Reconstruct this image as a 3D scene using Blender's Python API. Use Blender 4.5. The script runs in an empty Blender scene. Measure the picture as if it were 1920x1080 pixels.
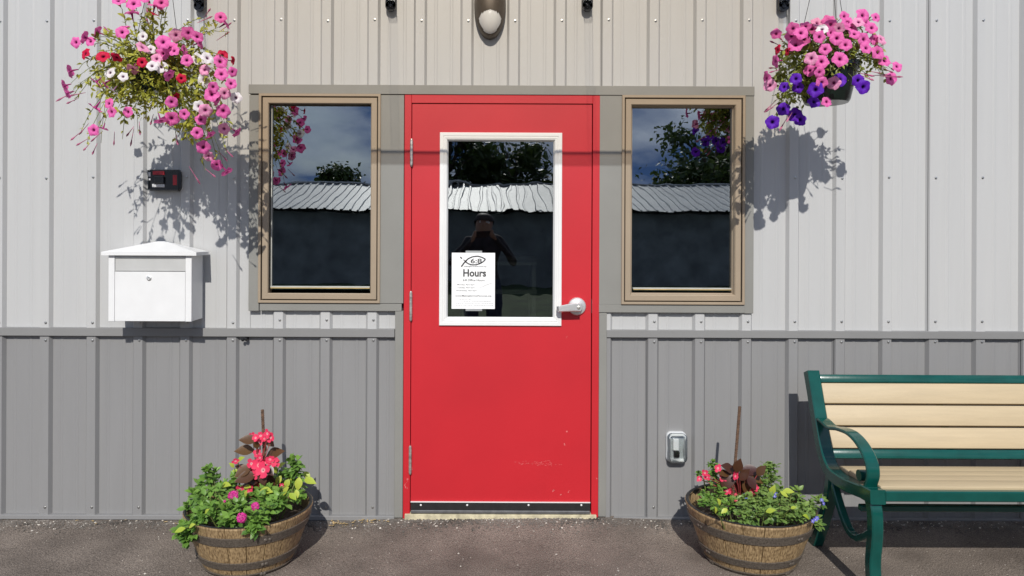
import bpy, bmesh, math, random
from mathutils import Vector, Matrix, Euler, noise as mnoise
random.seed(7)
R = math.radians
scene = bpy.context.scene
C = scene.collection

# ---------------------------------------------------------------- camera
D, F, H = 3.6, 1375.0, 1.40          # distance to wall, focal length (photo px), eye height
ROLL = 0.0044
cam = bpy.data.cameras.new('camera'); camo = bpy.data.objects.new('camera', cam); C.objects.link(camo)
camo.location = (0, -D, H); camo.rotation_euler = (math.pi/2, -ROLL, 0)
cam.sensor_width = 36; cam.lens = F/1920*36
cam.shift_x = (960-905)/1920; cam.shift_y = -(540-440)/1920
cam.clip_start = 0.05; cam.clip_end = 600
scene.camera = camo

def P(px, py, u=0.0):
    """photo pixel + distance u in front of the wall -> world point"""
    x0 = px-905+ROLL*(py-440); y0 = py-440-ROLL*(px-905); d = D-u
    return Vector((x0*d/F, -u, H-y0*d/F))

# ---------------------------------------------------------------- world and sun
SUN = Vector((0.03, 1.0, -0.78)).normalized()      # travel direction of the light
elev = math.asin(-SUN.z)
world = bpy.data.worlds.new('World'); scene.world = world; world.use_nodes = True
nt = world.node_tree; nt.nodes.clear()
wo = nt.nodes.new('ShaderNodeOutputWorld'); bg = nt.nodes.new('ShaderNodeBackground')
sky = nt.nodes.new('ShaderNodeTexSky'); sky.sky_type = 'NISHITA'; sky.sun_disc = False
sky.sun_elevation = elev
sky.sun_rotation = math.atan2(-SUN.x, -SUN.y)
sky.dust_density = 0.6; sky.ozone_density = 1.5
bg.inputs['Strength'].default_value = 0.085
tc = nt.nodes.new('ShaderNodeTexCoord'); mp = nt.nodes.new('ShaderNodeMapping')
mp.inputs['Scale'].default_value = (1.6, 1.6, 4.0)
cn = nt.nodes.new('ShaderNodeTexNoise'); cn.inputs['Scale'].default_value = 2.2; cn.inputs['Detail'].default_value = 7
cr = nt.nodes.new('ShaderNodeValToRGB'); cr.color_ramp.elements[0].position = 0.28; cr.color_ramp.elements[1].position = 0.48
cn2 = nt.nodes.new('ShaderNodeTexNoise'); cn2.inputs['Scale'].default_value = 3.1; cn2.inputs['Detail'].default_value = 6
cc = nt.nodes.new('ShaderNodeValToRGB')
cc.color_ramp.elements[0].position = 0.40; cc.color_ramp.elements[0].color = (1.0, 2.0, 4.8, 1)
cc.color_ramp.elements[1].position = 0.66; cc.color_ramp.elements[1].color = (10.5, 11.5, 13.5, 1)
mx = nt.nodes.new('ShaderNodeMixRGB')
L = nt.links.new
L(tc.outputs['Generated'], mp.inputs['Vector']); L(mp.outputs[0], cn.inputs['Vector']); L(mp.outputs[0], cn2.inputs['Vector'])
L(cn.outputs['Fac'], cr.inputs['Fac']); L(cn2.outputs['Fac'], cc.inputs['Fac'])
L(cr.outputs[0], mx.inputs['Fac']); L(sky.outputs[0], mx.inputs['Color1']); L(cc.outputs[0], mx.inputs['Color2'])
L(mx.outputs[0], bg.inputs['Color']); L(bg.outputs[0], wo.inputs['Surface'])

sl = bpy.data.lights.new('sun', 'SUN'); sl.energy = 4.2; sl.angle = R(0.53); sl.color = (1.0, 0.965, 0.91)
so = bpy.data.objects.new('sun', sl); C.objects.link(so)
so.rotation_euler = SUN.to_track_quat('-Z', 'Y').to_euler(); so.location = (0, -8, 8)
scene.view_settings.view_transform = 'Standard'; scene.view_settings.look = 'None'
scene.view_settings.exposure = 0.0; scene.view_settings.gamma = 1.0
scene.view_settings.use_curve_mapping = False
scene.render.engine = 'CYCLES'
scene.cycles.max_bounces = 8; scene.cycles.transparent_max_bounces = 12

# ---------------------------------------------------------------- materials
MATS = {}
def newmat(name):
    m = bpy.data.materials.new(name); m.use_nodes = True
    nt = m.node_tree; b = nt.nodes['Principled BSDF']; MATS[name] = m
    return m, nt, b
def paint(name, col, rough=0.5, metal=0.0, var=0.06, scale=6.0, stretch=(1, 1, 1), bump=0.0, bscale=60, spec=0.5, streak=None):
    m, nt, b = newmat(name)
    tc = nt.nodes.new('ShaderNodeTexCoord'); mp = nt.nodes.new('ShaderNodeMapping'); mp.inputs['Scale'].default_value = stretch
    n = nt.nodes.new('ShaderNodeTexNoise'); n.inputs['Scale'].default_value = scale; n.inputs['Detail'].default_value = 6
    r = nt.nodes.new('ShaderNodeMapRange'); r.inputs[3].default_value = 1-var*1.6; r.inputs[4].default_value = 1+var*1.6
    r.inputs[1].default_value = 0.25; r.inputs[2].default_value = 0.75
    mu = nt.nodes.new('ShaderNodeVectorMath'); mu.operation = 'SCALE'; mu.inputs[0].default_value = col[:3]
    L = nt.links.new
    L(tc.outputs['Object'], mp.inputs[0]); L(mp.outputs[0], n.inputs['Vector']); L(n.outputs['Fac'], r.inputs[0])
    L(r.outputs[0], mu.inputs['Scale']); L(mu.outputs[0], b.inputs['Base Color'])
    b.inputs['Roughness'].default_value = rough; b.inputs['Metallic'].default_value = metal
    b.inputs['Specular IOR Level'].default_value = spec
    if bump:
        n2 = nt.nodes.new('ShaderNodeTexNoise'); n2.inputs['Scale'].default_value = bscale; n2.inputs['Detail'].default_value = 4
        bp = nt.nodes.new('ShaderNodeBump'); bp.inputs['Strength'].default_value = bump; bp.inputs['Distance'].default_value = 0.004
        L(mp.outputs[0], n2.inputs['Vector']); L(n2.outputs['Fac'], bp.inputs['Height']); L(bp.outputs[0], b.inputs['Normal'])
    return m
paint('siding_light', (0.445, 0.445, 0.437), 0.42, 0, 0.014, 3.0, (7, 7, 0.5), 0.02, 9)
paint('siding_dark', (0.230, 0.228, 0.226), 0.45, 0, 0.022, 3.0, (7, 7, 0.5), 0.02, 9)
paint('trim', (0.222, 0.218, 0.198), 0.45, 0, 0.04, 4)
paint('trim_band', (0.215, 0.213, 0.208), 0.45, 0, 0.04, 4)
paint('window_tan', (0.315, 0.248, 0.174), 0.45, 0, 0.03, 5)
paint('spacer', (0.42, 0.42, 0.38), 0.4, 0, 0.1, 9)
paint('gasket', (0.015, 0.015, 0.014), 0.6)
paint('stop_wood', (0.55, 0.40, 0.16), 0.6, 0, 0.2, 20)
paint('white_vinyl', (0.72, 0.72, 0.70), 0.4, 0, 0.02, 8)
paint('steel', (0.72, 0.72, 0.71), 0.38, 0.75, 0.05, 30)
paint('hinge_steel', (0.55, 0.53, 0.48), 0.42, 0.8, 0.25, 60)
paint('zinc', (0.45, 0.45, 0.44), 0.35, 0.9, 0.1, 60)
paint('rubber', (0.012, 0.012, 0.012), 0.55, 0, 0.2, 30)
paint('alu_dark', (0.16, 0.16, 0.16), 0.4, 0.5, 0.15, 30)
paint('concrete', (0.50, 0.45, 0.30), 0.85, 0, 0.25, 30, bump=0.4)
paint('black_plastic', (0.010, 0.010, 0.011), 0.28, 0, 0.2, 30)
paint('red_plastic', (0.38, 0.012, 0.02), 0.35, 0, 0.2, 90)
paint('grey_print', (0.55, 0.55, 0.55), 0.5)
paint('mail_white', (0.70, 0.70, 0.69), 0.38, 0, 0.02, 12)
paint('mail_flap', (0.46, 0.46, 0.445), 0.4, 0, 0.04, 12)
paint('paper', (0.84, 0.84, 0.83), 0.7, 0, 0.01, 20)
paint('ink', (0.045, 0.045, 0.045), 0.7, 0, 0.35, 900)
paint('ink_grey', (0.09, 0.09, 0.09), 0.7)
paint('ink_pale', (0.13, 0.13, 0.13), 0.7)
paint('ink_print', (0.40, 0.40, 0.40), 0.7)
paint('tape', (0.30, 0.31, 0.31), 0.4)
paint('bronze', (0.105, 0.085, 0.065), 0.38, 0.35, 0.1, 20)
paint('bench_green', (0.003, 0.062, 0.050), 0.16, 0, 0.12, 14, bump=0.05, bscale=40)
paint('bench_slat', (0.435, 0.343, 0.21), 0.55, 0, 0.05, 6, (0.6, 8, 8), 0.15, 30)
paint('pot_green', (0.006, 0.014, 0.010), 0.22, 0, 0.2, 20)
paint('wire', (0.05, 0.05, 0.05), 0.4, 0.7)
paint('rust', (0.13, 0.075, 0.045), 0.85, 0.1, 0.45, 90, bump=0.4)
paint('liner', (0.012, 0.012, 0.013), 0.4)
paint('soil', (0.05, 0.035, 0.025), 0.95, 0, 0.4, 60, bump=1.0)
paint('stem', (0.13, 0.16, 0.04), 0.6, 0, 0.2, 30)
paint('stem_red', (0.30, 0.05, 0.05), 0.5, 0, 0.2, 30)
paint('bud', (0.36, 0.09, 0.17), 0.6, 0, 0.4, 40)
paint('room', (0.10, 0.10, 0.095), 0.9)
paint('room_rail', (0.42, 0.44, 0.42), 0.6)
paint('shed_wall', (0.20, 0.215, 0.21), 0.8, 0, 0.25, 2)
paint('shed_roof', (0.52, 0.52, 0.50), 0.5, 0.1, 0.08, 1.2)
paint('bark', (0.08, 0.06, 0.045), 0.9, 0, 0.3, 10, bump=0.6)
paint('lawn', (0.035, 0.06, 0.018), 0.95, 0, 0.4, 2)
paint('stone', (0.13, 0.115, 0.10), 0.9, 0, 0.5, 9)
paint('stone_pale', (0.50, 0.46, 0.40), 0.9, 0, 0.3, 20)
paint('dry_leaf', (0.42, 0.30, 0.14), 0.8, 0, 0.3, 40)
paint('skin', (0.34, 0.20, 0.14), 0.5)
paint('shirt', (0.03, 0.025, 0.03), 0.85, 0, 0.5, 20)
paint('jeans', (0.03, 0.04, 0.07), 0.9)
paint('hair', (0.03, 0.02, 0.015), 0.6)
paint('outlet_white', (0.78, 0.78, 0.76), 0.4)
paint('outlet_grey', (0.58, 0.59, 0.59), 0.35)

# red door paint with scuffs
m = paint('door_red', (0.475, 0.012, 0.020), 0.46, 0, 0.05, 2.2, bump=0.12, bscale=6)

def glassmat(name, refl, tint, wav, wscale, rough=0.0):
    m = bpy.data.materials.new(name); m.use_nodes = True; nt = m.node_tree; nt.nodes.clear(); MATS[name] = m
    o = nt.nodes.new('ShaderNodeOutputMaterial'); g = nt.nodes.new('ShaderNodeBsdfGlossy'); t = nt.nodes.new('ShaderNodeBsdfTransparent')
    mx = nt.nodes.new('ShaderNodeMixShader'); fr = nt.nodes.new('ShaderNodeFresnel'); ad = nt.nodes.new('ShaderNodeMath'); ad.operation = 'ADD'
    ad.inputs[1].default_value = refl; ad.use_clamp = True; fr.inputs['IOR'].default_value = 1.45
    g.inputs['Roughness'].default_value = rough; g.inputs['Color'].default_value = (0.93, 0.97, 1, 1); t.inputs['Color'].default_value = tint
    L = nt.links.new
    L(fr.outputs[0], ad.inputs[0]); L(ad.outputs[0], mx.inputs[0]); L(t.outputs[0], mx.inputs[1]); L(g.outputs[0], mx.inputs[2]); L(mx.outputs[0], o.inputs['Surface'])
    if wav:
        tc = nt.nodes.new('ShaderNodeTexCoord'); n = nt.nodes.new('ShaderNodeTexNoise'); n.inputs['Scale'].default_value = wscale; n.inputs['Detail'].default_value = 1.5
        b = nt.nodes.new('ShaderNodeBump'); b.inputs['Strength'].default_value = 1.0; b.inputs['Distance'].default_value = wav
        L(tc.outputs['Object'], n.inputs['Vector']); L(n.outputs['Fac'], b.inputs['Height']); L(b.outputs[0], g.inputs['Normal'])
    return m
glassmat('window_glass', 0.25, (0.42, 0.46, 0.44, 1), 0.0003, 6)
glassmat('door_glass', 0.16, (0.42, 0.44, 0.43, 1), 0.0007, 6)
glassmat('awning_edge', 0.03, (0.83, 0.80, 0.76, 1), 0, 1, 0.3)
glassmat('awning_arm', 0.0, (0.965, 0.968, 0.975, 1), 0, 1, 0.3)
[n for n in MATS['awning_arm'].node_tree.nodes if n.type == 'FRESNEL'][0].inputs['IOR'].default_value = 1.12
glassmat('clear_plastic', 0.08, (0.86, 0.88, 0.88, 1), 0.003, 60, 0.08)
m = glassmat('awning_sheet', 0.0, (1.0, 0.962, 0.905, 1), 0, 1, 0.2); nt = m.node_tree
tr_ = [n for n in nt.nodes if n.type == 'BSDF_TRANSPARENT'][0]; mx_ = [n for n in nt.nodes if n.type == 'MIX_SHADER'][0]
dl = nt.nodes.new('ShaderNodeBsdfTranslucent'); dl.inputs['Color'].default_value = (0.95, 0.86, 0.74, 1); m3 = nt.nodes.new('ShaderNodeMixShader'); m3.inputs[0].default_value = 0.05
[n for n in nt.nodes if n.type == 'FRESNEL'][0].inputs['IOR'].default_value = 1.22
nt.links.new(tr_.outputs[0], m3.inputs[1]); nt.links.new(dl.outputs[0], m3.inputs[2]); nt.links.new(m3.outputs[0], mx_.inputs[1])
m, nt, b = newmat('lens'); b.inputs['Base Color'].default_value = (0.72, 0.72, 0.70, 1); b.inputs['Roughness'].default_value = 0.12; b.inputs['Coat Weight'].default_value = 0.6

# asphalt
m, nt, b = newmat('asphalt'); L = nt.links.new
tc = nt.nodes.new('ShaderNodeTexCoord')
def tex(s, d=4):
    n = nt.nodes.new('ShaderNodeTexNoise'); n.inputs['Scale'].default_value = s; n.inputs['Detail'].default_value = d; L(tc.outputs['Object'], n.inputs['Vector']); return n
a, f1 = tex(3.2, 9), tex(240, 3)
r1 = nt.nodes.new('ShaderNodeValToRGB'); r1.color_ramp.elements[0].position = .3; r1.color_ramp.elements[1].position = .7
r1.color_ramp.elements[0].color = (0.110, 0.090, 0.075, 1); r1.color_ramp.elements[1].color = (0.215, 0.179, 0.149, 1)
L(a.outputs['Fac'], r1.inputs['Fac'])
vo = nt.nodes.new('ShaderNodeTexVoronoi'); vo.inputs['Scale'].default_value = 130; L(tc.outputs['Object'], vo.inputs['Vector'])
r2 = nt.nodes.new('ShaderNodeMapRange'); r2.inputs[1].default_value = .3; r2.inputs[2].default_value = .7; r2.inputs[3].default_value = 0.4; r2.inputs[4].default_value = 1.65
L(f1.outputs['Fac'], r2.inputs[0])
ml = nt.nodes.new('ShaderNodeVectorMath'); ml.operation = 'SCALE'; L(r1.outputs[0], ml.inputs[0]); L(r2.outputs[0], ml.inputs['Scale'])
L(ml.outputs[0], b.inputs['Base Color']); b.inputs['Roughness'].default_value = .92; b.inputs['Specular IOR Level'].default_value = .25
bp = nt.nodes.new('ShaderNodeBump'); bp.inputs['Strength'].default_value = .8; bp.inputs['Distance'].default_value = .004
ad = nt.nodes.new('ShaderNodeMath'); ad.operation = 'ADD'; L(vo.outputs['Distance'], ad.inputs[0]); L(f1.outputs['Fac'], ad.inputs[1])
L(ad.outputs[0], bp.inputs['Height']); L(bp.outputs[0], b.inputs['Normal'])

# faux oak
m, nt, b = newmat('oak'); L = nt.links.new
tc = nt.nodes.new('ShaderNodeTexCoord'); mp = nt.nodes.new('ShaderNodeMapping'); mp.inputs['Scale'].default_value = (1, 1, 0.06)
oi = nt.nodes.new('ShaderNodeObjectInfo'); av = nt.nodes.new('ShaderNodeVectorMath'); av.operation = 'ADD'
L(tc.outputs['Object'], av.inputs[0]); L(oi.outputs['Random'], av.inputs[1]); L(av.outputs[0], mp.inputs[0])
n = nt.nodes.new('ShaderNodeTexNoise'); n.inputs['Scale'].default_value = 190; n.inputs['Detail'].default_value = 5; L(mp.outputs[0], n.inputs['Vector'])
r1 = nt.nodes.new('ShaderNodeValToRGB'); r1.color_ramp.elements[0].position = .32; r1.color_ramp.elements[1].position = .66
r1.color_ramp.elements[0].color = (0.120, 0.073, 0.032, 1); r1.color_ramp.elements[1].color = (0.40, 0.28, 0.145, 1)
L(n.outputs['Fac'], r1.inputs['Fac']); L(r1.outputs[0], b.inputs['Base Color']); b.inputs['Roughness'].default_value = .5
bp = nt.nodes.new('ShaderNodeBump'); bp.inputs['Strength'].default_value = .5; bp.inputs['Distance'].default_value = .002
L(n.outputs['Fac'], bp.inputs['Height']); L(bp.outputs[0], b.inputs['Normal'])
paint('hoop', (0.125, 0.105, 0.085), 0.42, 0.3, 0.35, 160, bump=0.3, bscale=250)

def leafmat(name, col, col2, trans=0.3, rough=0.45):
    m, nt, b = newmat(name); L = nt.links.new
    at = nt.nodes.new('ShaderNodeAttribute'); at.attribute_name = 'tint'
    mx = nt.nodes.new('ShaderNodeMixRGB'); mx.inputs[1].default_value = (*col, 1); mx.inputs[2].default_value = (*col2, 1)
    oi = nt.nodes.new('ShaderNodeObjectInfo'); ad = nt.nodes.new('ShaderNodeMath'); ad.operation = 'ADD'
    ml = nt.nodes.new('ShaderNodeMath'); ml.operation = 'MULTIPLY'; ml.inputs[1].default_value = 0.3
    L(oi.outputs['Random'], ml.inputs[0]); L(at.outputs['Fac'], ad.inputs[0]); L(ml.outputs[0], ad.inputs[1])
    L(ad.outputs[0], mx.inputs[0]); L(mx.outputs[0], b.inputs['Base Color']); b.inputs['Roughness'].default_value = rough
    t = nt.nodes.new('ShaderNodeBsdfTranslucent'); ms = nt.nodes.new('ShaderNodeMixShader'); ms.inputs[0].default_value = trans
    L(mx.outputs[0], t.inputs['Color']); L(b.outputs[0], ms.inputs[1]); L(t.outputs[0], ms.inputs[2]); L(ms.outputs[0], nt.nodes['Material Output'].inputs['Surface'])
leafmat('leaf_basket_yellow', (0.22, 0.24, 0.03), (0.54, 0.53, 0.07), 0.35)
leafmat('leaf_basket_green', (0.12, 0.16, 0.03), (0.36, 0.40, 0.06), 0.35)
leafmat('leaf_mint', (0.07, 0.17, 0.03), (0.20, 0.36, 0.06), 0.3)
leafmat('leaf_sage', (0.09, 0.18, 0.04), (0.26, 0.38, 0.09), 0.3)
leafmat('leaf_lime', (0.34, 0.46, 0.04), (0.55, 0.62, 0.09), 0.35)
leafmat('leaf_bronze', (0.050, 0.012, 0.010), (0.115, 0.060, 0.022), 0.2, 0.36)
leafmat('leaf_tree', (0.03, 0.055, 0.015), (0.08, 0.12, 0.03), 0.25)

def petalmat(name, col, throat, vein, trans=0.3):
    m, nt, b = newmat(name); L = nt.links.new
    tc = nt.nodes.new('ShaderNodeTexCoord'); sp = nt.nodes.new('ShaderNodeSeparateXYZ'); L(tc.outputs['Object'], sp.inputs[0])
    def M(op, x, y=None):
        n = nt.nodes.new('ShaderNodeMath'); n.operation = op
        for i, v in enumerate((x, y)):
            if v is None: continue
            if isinstance(v, (int, float)): n.inputs[i].default_value = v
            else: L(v, n.inputs[i])
        return n.outputs[0]
    rr = M('SQRT', M('ADD', M('MULTIPLY', sp.outputs[0], sp.outputs[0]), M('MULTIPLY', sp.outputs[1], sp.outputs[1])))
    th = M('ARCTAN2', sp.outputs[1], sp.outputs[0])
    co = M('COSINE', M('MULTIPLY', th, 5.0))
    ve = M('MULTIPLY', M('POWER', M('MAXIMUM', co, 0.0), 10.0), 0.5)
    tf = nt.nodes.new('ShaderNodeMapRange'); tf.inputs[1].default_value = 0.13; tf.inputs[2].default_value = 0.38; tf.inputs[3].default_value = 1; tf.inputs[4].default_value = 0
    L(rr, tf.inputs[0])
    m1 = nt.nodes.new('ShaderNodeMixRGB'); m1.inputs[1].default_value = (*col, 1); m1.inputs[2].default_value = (*vein, 1); L(ve, m1.inputs[0])
    m2 = nt.nodes.new('ShaderNodeMixRGB'); L(m1.outputs[0], m2.inputs[1]); m2.inputs[2].default_value = (*throat, 1); L(tf.outputs[0], m2.inputs[0])
    L(m2.outputs[0], b.inputs['Base Color']); b.inputs['Roughness'].default_value = 0.6; b.inputs['Specular IOR Level'].default_value = 0.25
    t = nt.nodes.new('ShaderNodeBsdfTranslucent'); ms = nt.nodes.new('ShaderNodeMixShader'); ms.inputs[0].default_value = trans
    L(m2.outputs[0], t.inputs['Color']); L(b.outputs[0], ms.inputs[1]); L(t.outputs[0], ms.inputs[2]); L(ms.outputs[0], nt.nodes['Material Output'].inputs['Surface'])
petalmat('petal_pink', (0.82, 0.16, 0.46), (0.34, 0.02, 0.16), (0.60, 0.05, 0.28))
petalmat('petal_light', (0.86, 0.36, 0.56), (0.40, 0.05, 0.22), (0.66, 0.12, 0.34))
petalmat('petal_white', (0.84, 0.80, 0.80), (0.30, 0.14, 0.24), (0.74, 0.62, 0.68))
petalmat('petal_red', (0.62, 0.008, 0.055), (0.10, 0.0, 0.02), (0.42, 0.004, 0.03))
petalmat('petal_purple', (0.13, 0.018, 0.46), (0.03, 0.004, 0.12), (0.07, 0.01, 0.28))
petalmat('petal_begonia', (0.80, 0.05, 0.13), (0.88, 0.45, 0.45), (0.72, 0.04, 0.10))
petalmat('petal_magenta', (0.48, 0.008, 0.20), (0.60, 0.25, 0.40), (0.40, 0.006, 0.15))
petalmat('petal_blue', (0.16, 0.16, 0.62), (0.7, 0.7, 0.8), (0.1, 0.1, 0.5))

# ---------------------------------------------------------------- mesh helpers
def obj(name, bm, mat, parent=None, smooth=False, kind=None):
    me = bpy.data.meshes.new(name)
    if isinstance(bm, bmesh.types.BMesh):
        bmesh.ops.recalc_face_normals(bm, faces=bm.faces); bm.to_mesh(me); bm.free()
    else:
        me.from_pydata(*bm); me.update()
    me.materials.append(MATS[mat])
    if smooth:
        me.polygons.foreach_set('use_smooth', [True]*len(me.polygons))
        if smooth != 'all': me.set_sharp_from_angle(angle=R(40))
    o = bpy.data.objects.new(name, me); C.objects.link(o)
    if parent: o.parent = parent; o.matrix_parent_inverse = Matrix.Translation(-parent.location) if parent.type == 'EMPTY' else Matrix.Identity(4)
    if kind: o['kind'] = kind
    return o
def thing(name, label, cat, loc=(0, 0, 0), group=None):
    o = bpy.data.objects.new(name, None); C.objects.link(o); o.location = loc; o.empty_display_size = 0.1
    o['label'] = label; o['category'] = cat
    if group: o['group'] = group
    return o
def tag(o, label, cat, group=None):
    o['label'] = label; o['category'] = cat
    if group: o['group'] = group
    return o
def box(x0, x1, y0, y1, z0, z1, bev=0.0, bm=None, seg=1, rot=None):
    t = bmesh.new(); bmesh.ops.create_cube(t, size=1)
    for v in t.verts: v.co = Vector(((x0+x1)/2+v.co.x*(x1-x0), (y0+y1)/2+v.co.y*(y1-y0), (z0+z1)/2+v.co.z*(z1-z0)))
    if bev: bmesh.ops.bevel(t, geom=list(t.edges), offset=bev, segments=seg, affect='EDGES', profile=0.5)
    if rot: bmesh.ops.transform(t, matrix=rot, verts=t.verts)
    if bm is None: return t
    me = bpy.data.meshes.new('t'); t.to_mesh(me); t.free(); bm.from_mesh(me); bpy.data.meshes.remove(me); return bm
def pbox(px0, px1, py0, py1, u0, u1, bev=0.0, bm=None, seg=1):
    """box whose FRONT face (at u1) covers the given photo rectangle"""
    cx, cy = (px0+px1)/2, (py0+py1)/2
    x0 = P(px0, cy, u1).x; x1 = P(px1, cy, u1).x; z1 = P(cx, py0, u1).z; z0 = P(cx, py1, u1).z
    return box(x0, x1, -u1, -u0, z0, z1, bev, bm, seg)
def prect(px0, px1, py0, py1, u):
    cx, cy = (px0+px1)/2, (py0+py1)/2
    return P(px0, cy, u).x, P(px1, cy, u).x, P(cx, py1, u).z, P(cx, py0, u).z
def ring(rect, prof, bm=None):
    """mitred frame: profile of (inset, u) swept round rectangle x0,x1,z0,z1"""
    bm = bm or bmesh.new(); x0, x1, z0, z1 = rect; loops = []
    for i, u in prof:
        loops.append([bm.verts.new(p) for p in ((x0+i, -u, z0+i), (x1-i, -u, z0+i), (x1-i, -u, z1-i), (x0+i, -u, z1-i))])
    n = len(loops)
    for a in range(n):
        A, B = loops[a], loops[(a+1) % n]
        for k in range(4): bm.faces.new((A[k], A[(k+1) % 4], B[(k+1) % 4], B[k]))
    return bm
def tube(pts, rad, seg=6, bm=None, caps=True):
    bm = bm or bmesh.new(); pts = [Vector(p) for p in pts]; prev = None; rings = []
    up = Vector((0.13, 0.31, 0.94))
    for i, p in enumerate(pts):
        t = (pts[min(i+1, len(pts)-1)]-pts[max(i-1, 0)]).normalized()
        s = t.cross(up)
        if s.length < 0.05: s = t.cross(Vector((1, 0.1, 0)))
        s.normalize(); w = s.cross(t); r = rad[i] if isinstance(rad, (list, tuple)) else rad
        rings.append([bm.verts.new(p+(s*math.cos(2*math.pi*k/seg)+w*math.sin(2*math.pi*k/seg))*r) for k in range(seg)])
    for A, B in zip(rings, rings[1:]):
        for k in range(seg): bm.faces.new((A[k], A[(k+1) % seg], B[(k+1) % seg], B[k]))
    if caps and seg > 2:
        bm.faces.new(rings[0]); bm.faces.new(rings[-1][::-1])
    return bm
def lathe(prof, center=(0, 0, 0), seg=32, bm=None, axis='Z', closed=False, a0=0, a1=2*math.pi, cap=True):
    """profile list of (r, h)"""
    bm = bm or bmesh.new(); c = Vector(center); rings = []
    full = abs(a1-a0-2*math.pi) < 1e-6; n = seg if full else seg+1
    for r, h in prof:
        row = []
        for k in range(n):
            a = a0+(a1-a0)*k/seg
            v = Vector((r*math.cos(a), r*math.sin(a), h))
            if axis == 'Y': v = Vector((v.x, -v.z, v.y))
            row.append(bm.verts.new(c+v))
        rings.append(row)
    rr = list(zip(rings, rings[1:]))+([(rings[-1], rings[0])] if closed else [])
    for A, B in rr:
        for k in range(seg): bm.faces.new((A[k], A[(k+1) % n], B[(k+1) % n], B[k]))
    if not closed and cap:
        for r, row in ((prof[0], rings[0]), (prof[-1], rings[-1])):
            if r[0] > 1e-4 and full: bm.faces.new(row)
    return bm
def strap(pts, wid, thick, x, bm=None):
    """flat bar following (u, z) points, width wid along X, thickness in plane"""
    bm = bm or bmesh.new(); rings = []
    for i, (u, z) in enumerate(pts):
        a = Vector(pts[max(i-1, 0)]); b = Vector(pts[min(i+1, len(pts)-1)]); t = (b-a).normalized(); n = Vector((-t.y, t.x))
        th = thick[i] if isinstance(thick, (list, tuple)) else thick; h = wid/2; e = min(0.004, th*0.3)
        sec = [(-h+e, th/2), (h-e, th/2), (h, th/2-e), (h, -th/2+e), (h-e, -th/2), (-h+e, -th/2), (-h, -th/2+e), (-h, th/2-e)]
        rings.append([bm.verts.new((x+sx, -(u+n.x*sy), z+n.y*sy)) for sx, sy in sec])
    for A, B in zip(rings, rings[1:]):
        for k in range(8): bm.faces.new((A[k], A[(k+1) % 8], B[(k+1) % 8], B[k]))
    bm.faces.new(rings[0]); bm.faces.new(rings[-1][::-1])
    return bm
def smooth_pts(pts, n=6):
    out = []; p = [Vector(q) for q in pts]
    for i in range(len(p)-1):
        a, b, c, d = p[max(i-1, 0)], p[i], p[i+1], p[min(i+2, len(p)-1)]
        for k in range(n):
            t = k/n
            out.append(0.5*((2*b)+(c-a)*t+(2*a-5*b+4*c-d)*t*t+(3*b-a-3*c+d)*t**3))
    out.append(p[-1]); return [tuple(q) for q in out]

# ---------------------------------------------------------------- ground
def sstep(a, b, x):
    t = max(0, min(1, (x-a)/(b-a))); return t*t*(3-2*t)
def ground_z(x, y):
    near = 1-sstep(1.0, 3.0, -y)
    return near*(-.014*sstep(.08, .30, -y)+0.014*sstep(-0.2, 0.9, x) + 0.02*math.exp(-((x-0.09)/0.62)**4)*(1-sstep(0.02, 0.35, -y)))
xs = [-60, -25, -10, -5]+[-3+i*0.12 for i in range(55)]+[5, 10, 25, 60]
ys = [40, 10, 3, 0.1]+[0.05-i*0.06 for i in range(22)]+[-1.6, -2.2, -3, -5, -8, -15, -40, -120]
gv = []; gf = []
for y in ys:
    for x in xs: gv.append((x, y, ground_z(x, y)+0.0025*mnoise.noise((x*3, y*3, 0))))
for j in range(len(ys)-1):
    for i in range(len(xs)-1):
        a = j*len(xs)+i; gf.append((a, a+1, a+1+len(xs), a+len(xs)))
g = obj('ground', (gv, [], gf), 'asphalt', smooth='all'); g['kind'] = 'structure'
lw = obj('lawn', box(-60, 60, -110, -8.5, -0.05, 0.02), 'lawn'); lw['kind'] = 'structure'

# ---------------------------------------------------------------- building front
bld = thing('building', 'grey ribbed metal building front with red door and two tan windows', 'building')
PITCH = 0.2286; RIB0 = P(1050, 300, 0.019).x; RH = 0.019
def siding(x0, x1, z0, z1, name, mat):
    br = []
    k0 = math.floor((x0-RIB0)/PITCH)-1; k1 = math.ceil((x1-RIB0)/PITCH)+1
    for k in range(k0, k1+1):
        c = RIB0+k*PITCH
        br += [(c-0.033, 0), (c-0.0215, RH), (c+0.0215, RH), (c+0.033, 0)]
        for s in (0.0762, 0.1524):
            br += [(c+s-0.009, 0), (c+s-0.004, 0.0016), (c+s+0.004, 0.0016), (c+s+0.009, 0)]
    def hh(x):
        for (a, ha), (b, hb) in zip(br, br[1:]):
            if a <= x <= b: return ha+(hb-ha)*(x-a)/(b-a)
        return 0
    pts = [(x0, hh(x0))]+[p for p in br if x0+1e-4 < p[0] < x1-1e-4]+[(x1, hh(x1))]
    n = max(1, int((z1-z0)/0.3)); vs = []; fs = []
    for j in range(n+1):
        z = z0+(z1-z0)*j/n
        vs += [(x, -h, z) for x, h in pts]
    m_ = len(pts)
    for j in range(n):
        for i in range(m_-1): a = j*m_+i; fs.append((a, a+1, a+1+m_, a+m_))
    return obj(name, (vs, [], fs), mat, bld)
def panels(x0, x1, z0, z1, name, mat, phase):
    """3 ft sheets lapped at a rib"""
    e = RIB0+phase*PITCH-0.026; W = 4*PITCH
    k = math.floor((x0-e)/W); edges = [x0]
    while e+(k+1)*W < x1-1e-3:
        k += 1
        if e+k*W > x0+1e-3: edges.append(e+k*W)
    edges.append(x1)
    for a, b in zip(edges, edges[1:]): siding(a, b-0.0012, z0, z1, name, mat)
ZT = 3.35
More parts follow.
